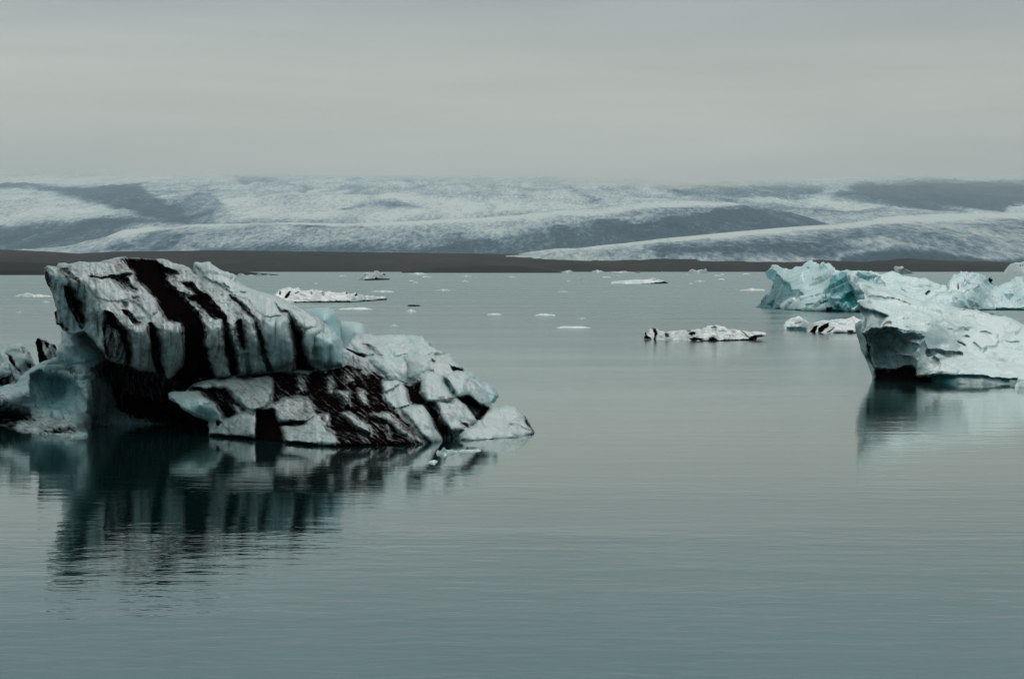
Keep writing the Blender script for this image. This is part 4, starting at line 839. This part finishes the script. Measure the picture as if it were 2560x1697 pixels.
# =================================================================== LAND AND ICE CAP
def interp_poly(pts, x):
    p = np.array(pts, float); return np.interp(x, p[:, 0], p[:, 1])
def sheet(name, rows, mat, feats=(), base=(0, 0, 0), px=(-1500, 4060, 8), nv=90, amp=4.0, nscale=.004, seed=1, warp=8, label=None, exps=1.0, ridged=True):
    gx = np.arange(px[0], px[1] + 1, px[2]); nr = len(rows)
    t = np.linspace(0, nr - 1, nv); PY = []; YY = []
    for tv in t:
        i = min(int(tv), nr - 2); f = tv - i
        (Ya, pa), (Yb, pb) = rows[i], rows[i + 1]
        PY.append(interp_poly(pa, gx) * (1 - f) + interp_poly(pb, gx) * f)
        ya = interp_poly(Ya, gx) if not isinstance(Ya, (int, float)) else Ya + 0 * gx
        yb = interp_poly(Yb, gx) if not isinstance(Yb, (int, float)) else Yb + 0 * gx
        YY.append(ya * (1 - f) + yb * f)
    GX = np.tile(gx, (nv, 1)).ravel(); GY = np.array(PY).ravel(); YD = np.array(YY).ravel()
    S = np.stack([GX * .25, GY, 0 * GX], -1)
    wx = GX + warp * 2.5 * fbm(S, .035, 4, seed + 3, .6); wy = GY + warp * .55 * fbm(S, .06, 4, seed + 4, .6)
    col = np.tile(np.array(base, float), (len(GX), 1))
    for poly, c, soft in feats:
        ins = inside(wx, wy, poly); dd, _, _ = seg_dist(wx, wy * 1.0, poly); sd = np.where(ins, dd, -dd)
        cov = smooth01((sd + soft) / (2 * soft))
        for ch, key in enumerate(('ash', 'blue', 'grime')):
            if key in c: col[:, ch] = col[:, ch] * (1 - cov) + c[key] * cov
    P = unproj(GX, GY, YD)
    edge = np.clip(np.minimum(np.repeat(t, len(gx)), nr - 1 - np.repeat(t, len(gx))) * 2, 0, 1)
    P[:, 2] += amp * edge * fbm(P, (nscale, nscale * .5, nscale), 5, seed, .6, ridged) * (YD / 8000)
    # far lip falls away behind the crest so that the land has a back
    n = len(gx)
    back = P[-n:].copy(); back[:, 1] += 1500; back[:, 2] -= 60
    back2 = back.copy(); back2[:, 1] += 2000; back2[:, 2] = -30
    V = np.concatenate([P, back, back2]); col = np.concatenate([col, col[-n:], col[-n:]])
    idx = np.arange(len(V)).reshape(-1, n)
    Q = np.stack([idx[:-1, :-1].ravel(), idx[:-1, 1:].ravel(), idx[1:, 1:].ravel(), idx[1:, :-1].ravel()], -1)
    o = mesh_obj(name, V, Q, mat, None, col); tag(o, label, kind='structure'); return o

def glacier_mat():
    m, nt = newmat('glacier_ice')
    tc = N(nt, 'ShaderNodeTexCoord'); at = N(nt, 'ShaderNodeAttribute', attribute_name='ice')
    sp = N(nt, 'ShaderNodeSeparateColor'); L(nt, at, 'Color', sp, 'Color')
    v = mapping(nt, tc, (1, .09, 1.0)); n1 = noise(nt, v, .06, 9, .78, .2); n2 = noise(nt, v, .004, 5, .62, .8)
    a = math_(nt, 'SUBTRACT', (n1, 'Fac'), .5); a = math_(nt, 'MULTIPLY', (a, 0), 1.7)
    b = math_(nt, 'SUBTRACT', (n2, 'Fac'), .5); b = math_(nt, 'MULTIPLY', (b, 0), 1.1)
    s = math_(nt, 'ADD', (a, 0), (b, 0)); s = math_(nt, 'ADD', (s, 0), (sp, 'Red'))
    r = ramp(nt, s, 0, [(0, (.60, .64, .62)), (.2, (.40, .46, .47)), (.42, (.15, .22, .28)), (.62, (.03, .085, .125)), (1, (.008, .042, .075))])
    cloud_fade = mixc(nt, (sp, 'Blue'), (r, 0), (.47, .46, .42))  # pale sky-toned colour that paints the cloud fade over the ice
    p = N(nt, 'ShaderNodeBsdfPrincipled', ins={'Roughness': .75, 'Specular IOR Level': .15}); L(nt, cloud_fade, 2, p, 'Base Color')
    bp = N(nt, 'ShaderNodeBump', ins={'Strength': .8, 'Distance': 14.0}); L(nt, n1, 'Fac', bp, 'Height'); L(nt, bp, 'Normal', p, 'Normal')
    o = N(nt, 'ShaderNodeOutputMaterial'); L(nt, p, 'BSDF', o, 'Surface'); return m
def moraine_mat(name, c1, c2, c3):
    m, nt = newmat(name)
    tc = N(nt, 'ShaderNodeTexCoord'); v = mapping(nt, tc, (.6, .06, 2))
    n1 = noise(nt, v, .02, 8, .7); n2 = noise(nt, v, .004, 4, .6)
    s = math_(nt, 'ADD', (n1, 'Fac'), (n2, 'Fac')); s = math_(nt, 'MULTIPLY', (s, 0), .5)
    r = ramp(nt, s, 0, [(.41, c1), (.5, c2), (.58, c3)])
    p = N(nt, 'ShaderNodeBsdfPrincipled', ins={'Roughness': .95, 'Specular IOR Level': .1}); L(nt, r, 0, p, 'Base Color')
    bp = N(nt, 'ShaderNodeBump', ins={'Strength': .8, 'Distance': 6.0}); L(nt, n1, 'Fac', bp, 'Height'); L(nt, bp, 'Normal', p, 'Normal')
    o = N(nt, 'ShaderNodeOutputMaterial'); L(nt, p, 'BSDF', o, 'Surface'); return m
GL = glacier_mat()
MO = moraine_mat('moraine_gravel', (.0015, .0015, .002), (.004, .0025, .003), (.022, .011, .009))
MD = moraine_mat('dark_moraine', (.002, .0015, .002), (.004, .003, .003), (.008, .005, .004))

G1 = lambda p: T(0, 400, .54945, p)
G2 = lambda p: T(1260, 400, .54945, p)
D = lambda a, g=0: dict(ash=a, grime=g)  # ash also paints slope shade and lit crests; grime the cloud fade
# far ice cap, climbing away into the murk
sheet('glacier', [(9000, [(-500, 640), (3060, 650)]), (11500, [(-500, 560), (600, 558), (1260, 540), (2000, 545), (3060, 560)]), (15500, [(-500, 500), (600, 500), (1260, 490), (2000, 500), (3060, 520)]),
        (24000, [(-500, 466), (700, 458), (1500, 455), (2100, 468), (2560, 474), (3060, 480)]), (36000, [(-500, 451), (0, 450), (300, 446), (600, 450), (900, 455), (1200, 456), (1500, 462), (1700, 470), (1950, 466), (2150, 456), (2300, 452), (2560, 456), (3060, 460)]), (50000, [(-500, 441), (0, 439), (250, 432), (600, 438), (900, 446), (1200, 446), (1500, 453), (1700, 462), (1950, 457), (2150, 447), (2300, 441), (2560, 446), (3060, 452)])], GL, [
    (G1([(-900, 125), (0, 122), (150, 135), (330, 175), (560, 235), (740, 275), (500, 280), (150, 315), (-900, 330)]), D(.14), 5),
    (G1([(-900, 118), (0, 120), (200, 128), (400, 142), (520, 126), (600, 125), (660, 160), (760, 215), (920, 262), (830, 292), (740, 282), (600, 245), (430, 195), (280, 160), (150, 138), (-900, 128)]), D(.68), 8),
    (G1([(760, 200), (900, 170), (1060, 180), (1110, 210), (1010, 215), (960, 280), (850, 262)]), D(.5), 5),
    (G1([(1130, 235), (1230, 225), (1240, 270), (1150, 265)]), D(.45), 5),
    (G1([(-900, 335), (150, 312), (500, 272), (760, 285), (960, 290), (700, 305), (540, 325), (600, 420), (-900, 430)]), D(.68), 12),
    (G1([(870, 130), (960, 125), (980, 150), (900, 158)]), D(.4), 4),
    (G1([(1020, 88), (1300, 85), (1260, 108), (1100, 112)]), D(.55), 6),
    (G1([(560, 60), (1000, 75), (1080, 110), (900, 105), (600, 90)]), D(.05, .5), 6),
    (G1([(-300, 90), (300, 95), (560, 80), (800, 110), (400, 120), (0, 112)]), D(.05, .5), 6),
    (G1([(1000, 175), (1700, 175), (2366, 190), (2700, 220), (2500, 250), (1900, 270), (1300, 285), (1050, 270)]), D(.06), 10),
    (G1([(1540, 230), (1620, 205), (1800, 195), (2000, 240), (1700, 225), (1560, 250)]), D(.42), 5),
    (G2([(400, 100), (700, 130), (770, 172), (1000, 185), (1400, 180), (1450, 140), (1000, 120)]), D(.5), 6),
    (G2([(860, 185), (1100, 198), (1250, 205), (1500, 235), (1750, 240), (1500, 260), (1200, 230), (1000, 205)]), D(.55), 5),
    (G2([(1400, 195), (1700, 212), (2050, 232), (1800, 242), (1500, 222)]), D(.0), 4),
    (G2([(1500, 180), (1640, 120), (1900, 88), (2250, 98), (2500, 110), (2900, 150), (2900, 180), (2366, 195), (2280, 236), (2050, 232), (1700, 210)]), D(.85), 17),
    (G2([(2290, 232), (2366, 205), (2900, 190), (2900, 260), (2300, 250)]), D(.1), 5),
    (G1([(-900, 30), (6000, 30), (6000, 112), (4650, 112), (4186, 100), (3549, 126), (3094, 136), (2600, 110), (2184, 98), (1200, 92), (900, 90), (300, 80), (-900, 94)]), D(.36, 1.0), 15),  # cap top faded into cloud by a painted sky-like tone
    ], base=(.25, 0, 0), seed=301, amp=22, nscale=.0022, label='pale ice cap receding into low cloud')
# middle lobe
midc = G1([(-900, 440), (0, 425), (300, 400), (480, 350), (560, 318), (700, 305), (900, 292), (1100, 290), (1300, 284), (1600, 290), (1900, 276), (2200, 262), (2366, 250)]) + \
       G2([(200, 232), (400, 222), (700, 183), (860, 186), (1000, 190), (1100, 200), (1250, 225), (1400, 265), (1500, 300), (1600, 340), (2000, 400), (3300, 450)])
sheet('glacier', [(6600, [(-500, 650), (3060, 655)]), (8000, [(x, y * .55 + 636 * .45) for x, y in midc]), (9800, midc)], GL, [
    (G1([(500, 345), (560, 320), (900, 292), (1300, 284), (1600, 290), (2000, 268), (2366, 245), (2700, 225), (3000, 180), (3300, 195), (3300, 215), (2700, 255), (2366, 280), (1900, 300), (1500, 312), (1250, 298), (900, 310), (700, 330), (560, 370)]), D(-.12), 10),  # crest lightened in colour to look lit
    (G1([(1240, 298), (1400, 305), (1560, 312), (1500, 325), (1350, 320)]), D(.5), 4),
    (G1([(860, 345), (740, 345), (600, 375), (460, 420), (560, 420), (700, 385)]), D(.6), 5),
    (G1([(800, 350), (900, 345), (820, 385), (700, 415), (640, 415)]), D(.55), 5),
    (G1([(900, 395), (1500, 390), (2000, 395), (2366, 385), (2366, 440), (900, 440)]), D(.70), 17),  # lower zone: dirty ice plus slope shade put into the colour
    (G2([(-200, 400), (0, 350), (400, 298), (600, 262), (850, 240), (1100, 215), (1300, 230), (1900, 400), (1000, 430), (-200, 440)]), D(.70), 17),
    (G2([(400, 280), (640, 240), (900, 235), (1080, 225), (850, 265), (600, 290)]), D(.3), 8),
    (G2([(860, 186), (1000, 190), (1110, 200), (1000, 212), (860, 205)]), D(-.15), 7),
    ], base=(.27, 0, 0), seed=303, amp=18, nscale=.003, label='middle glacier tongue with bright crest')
# front lobe at the right
frc = [(-500, 650), (1200, 645)] + G2([(0, 440), (100, 424), (300, 395), (500, 376), (800, 350), (1100, 322), (1300, 305), (1560, 288), (1700, 262), (1850, 250), (2000, 245), (2200, 240), (2366, 240), (3300, 232)])
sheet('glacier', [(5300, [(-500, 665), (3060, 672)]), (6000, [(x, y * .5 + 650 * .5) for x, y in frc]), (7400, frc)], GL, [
    (G2([(100, 425), (500, 376), (1100, 322), (1560, 288), (1700, 262), (2000, 245), (2366, 240), (3300, 232), (3300, 262), (2366, 272), (2000, 275), (1600, 310), (1200, 345), (800, 375), (500, 400)]), D(-.12), 9),  # lit look of the crest painted into the colour
    (G2([(700, 400), (1100, 380), (1500, 350), (1800, 330), (1700, 350), (1500, 375), (1600, 400), (1500, 440), (700, 440)]), D(.70), 17),  # dirt streaks, with the shade of the slope painted in
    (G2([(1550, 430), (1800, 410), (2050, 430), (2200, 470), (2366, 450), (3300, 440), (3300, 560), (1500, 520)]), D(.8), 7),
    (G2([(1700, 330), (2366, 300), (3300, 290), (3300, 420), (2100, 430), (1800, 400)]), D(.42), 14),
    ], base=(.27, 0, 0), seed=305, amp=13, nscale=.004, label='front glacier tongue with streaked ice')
# brown moraine strip and headlands
sheet('shore', [(4700, [(-500, 680.2), (3060, 680.2)]), (4900, [(-500, 668), (1200, 668), (2200, 667), (3060, 671)]), (6200, [(-500, 622), (0, 624), (110, 628), (200, 634), (280, 629), (560, 626), (1260, 635), (1800, 641), (2100, 641), (2250, 634), (2400, 640), (2560, 655), (3060, 664)])],
      MO, seed=307, amp=11, nscale=.005, label='brown moraine shore across the lagoon')
sheet('shore', [(2290, [(-500, 688), (560, 688), (698, 687.2)]), (2330, [(-500, 676), (300, 677), (600, 682), (700, 687)]), (2800, [(-500, 650), (0, 654), (250, 662), (450, 669), (600, 678), (695, 686.5)])],
      MO, seed=309, px=(-1500, 696, 6), amp=1.5, nscale=.02, nv=24, label='low brown headland at left behind the striped iceberg')
sheet('shore', [(3500, [(1000, 682.6), (1404, 682.6)]), (3600, [(1000, 680.5), (1090, 673), (1180, 668), (1300, 669), (1380, 677), (1404, 681.5)]), (3800, [(1000, 680), (1060, 675), (1095, 669), (1180, 662), (1300, 665), (1360, 672), (1404, 681)])],
      MD, seed=311, px=(1004, 1404, 4), amp=.8, nscale=.03, nv=20, label='dark gravel spit in front of the brown shore')

# =================================================================== HAZE
hz = bpy.data.materials.new('haze_air'); hz.use_nodes = True; nt = hz.node_tree; nt.nodes.clear()
pv = N(nt, 'ShaderNodeVolumePrincipled'); pv.inputs['Color'].default_value = (.82, .92, .94, 1); pv.inputs['Density'].default_value = 1.8e-5
pv.inputs['Anisotropy'].default_value = .2
o = N(nt, 'ShaderNodeOutputMaterial'); nt.links.new(pv.outputs['Volume'], o.inputs['Volume'])
x, y0, y1, z0, z1 = 56000, -3100, 62000, -45, 2250
V = [(-x, y0, z0), (x, y0, z0), (x, y1, z0), (-x, y1, z0), (-x, y0, z1), (x, y0, z1), (x, y1, z1), (-x, y1, z1)]
hb = mesh_obj('haze', V, [(0, 3, 2, 1), (4, 5, 6, 7), (0, 1, 5, 4), (1, 2, 6, 5), (2, 3, 7, 6), (3, 0, 4, 7)], hz, smooth=False)
tag(hb, 'thin cold haze over the lagoon', kind='stuff')

# =================================================================== SKY AND LIGHT
SUN_EL, SUN_AZ = 48, 20
w = bpy.data.worlds.new('World'); SC.world = w; w.use_nodes = True; nt = w.node_tree; nt.nodes.clear()
sky = N(nt, 'ShaderNodeTexSky', sky_type='NISHITA', sun_disc=False, sun_elevation=math.radians(SUN_EL), sun_rotation=math.radians(SUN_AZ))
tc = N(nt, 'ShaderNodeTexCoord'); sx = N(nt, 'ShaderNodeSeparateXYZ'); L(nt, tc, 'Generated', sx, 'Vector')
mp = mapping(nt, tc, (1.2, 1.2, 9), 'Generated'); cn = noise(nt, mp, 3.0, 5, .55, .4)
mp2 = mapping(nt, tc, (1, 1, 14), 'Generated'); cn2 = noise(nt, mp2, 5.0, 4, .5, .2)
k = math_(nt, 'SUBTRACT', (cn2, 'Fac'), .5); k = math_(nt, 'MULTIPLY', (k, 0), .030); zz = math_(nt, 'ADD', (sx, 'Z'), (k, 0))
stops = [(0.0, (.37, .37, .345)), (.034, (.335, .325, .30)), (.046, (.37, .358, .325)), (.070, (.47, .457, .405)), (.088, (.435, .438, .40)), (.112, (.345, .378, .385)), (.17, (.26, .37, .40)), (.3, (.40, .49, .52)), (.6, (.95, 1.0, .98)), (1.0, (1.25, 1.3, 1.26))]
cr = ramp(nt, zz, 0, stops)
cl = ramp(nt, cn, 'Fac', [(.3, .80), (.7, 1.15)])
mul0 = mixc(nt, 1.0, (cr, 0), (cl, 0), 'MULTIPLY')
# sky behind the viewer dimmed and blued to darken the ice's front faces
bk = ramp(nt, math_(nt, 'MULTIPLY', (math_(nt, 'ADD', (sx, 'Y'), 1.0), 0), .5), 0, [(.1, (.30, .37, .40)), (.62, (1, 1, 1))])
mul = mixc(nt, 1.0, (mul0, 2), (bk, 0), 'MULTIPLY')
# overcast deck with a little of the clear-sky light that leaks through it
dn = mixc(nt, .0, (mul, 2), (sky, 'Color'))
bg1 = N(nt, 'ShaderNodeBackground', ins={'Strength': 1.0}); L(nt, mul, 2, bg1, 'Color')
bg2 = N(nt, 'ShaderNodeBackground', ins={'Strength': .004}); L(nt, sky, 'Color', bg2, 'Color')
ad = N(nt, 'ShaderNodeAddShader'); L(nt, bg1, 0, ad, 0); L(nt, bg2, 0, ad, 1)
wo = N(nt, 'ShaderNodeOutputWorld'); L(nt, ad, 0, wo, 'Surface')
nt.nodes.remove(dn)

sd = bpy.data.lights.new('Sun', 'SUN'); sd.energy = .7; sd.angle = math.radians(25); sd.color = (1, .97, .92)
so = bpy.data.objects.new('sun_light', sd); C.objects.link(so)
az, el = math.radians(SUN_AZ), math.radians(SUN_EL)
dirv = Vector((math.sin(az) * math.cos(el), math.cos(az) * math.cos(el), math.sin(el)))
so.rotation_euler = dirv.to_track_quat('Z', 'Y').to_euler()

# =================================================================== CAMERA AND RENDER
cd = bpy.data.cameras.new('Camera'); cd.lens = LENS; cd.sensor_width = 36; cd.clip_start = .5; cd.clip_end = 250000
co = bpy.data.objects.new('camera', cd); C.objects.link(co); co.location = (0, 0, CAMZ)
co.rotation_euler = (math.pi / 2 - TH, 0, 0); SC.camera = co
SC.render.engine = 'CYCLES'
cy = SC.cycles; cy.use_denoising = True
try: cy.denoiser = 'OPENIMAGEDENOISE'
except Exception: pass
cy.max_bounces = 6; cy.diffuse_bounces = 3; cy.glossy_bounces = 3; cy.volume_bounces = 2; cy.transmission_bounces = 2
SC.view_settings.view_transform = 'Standard'; SC.view_settings.look = 'None'; SC.view_settings.exposure = 0; SC.view_settings.gamma = 1
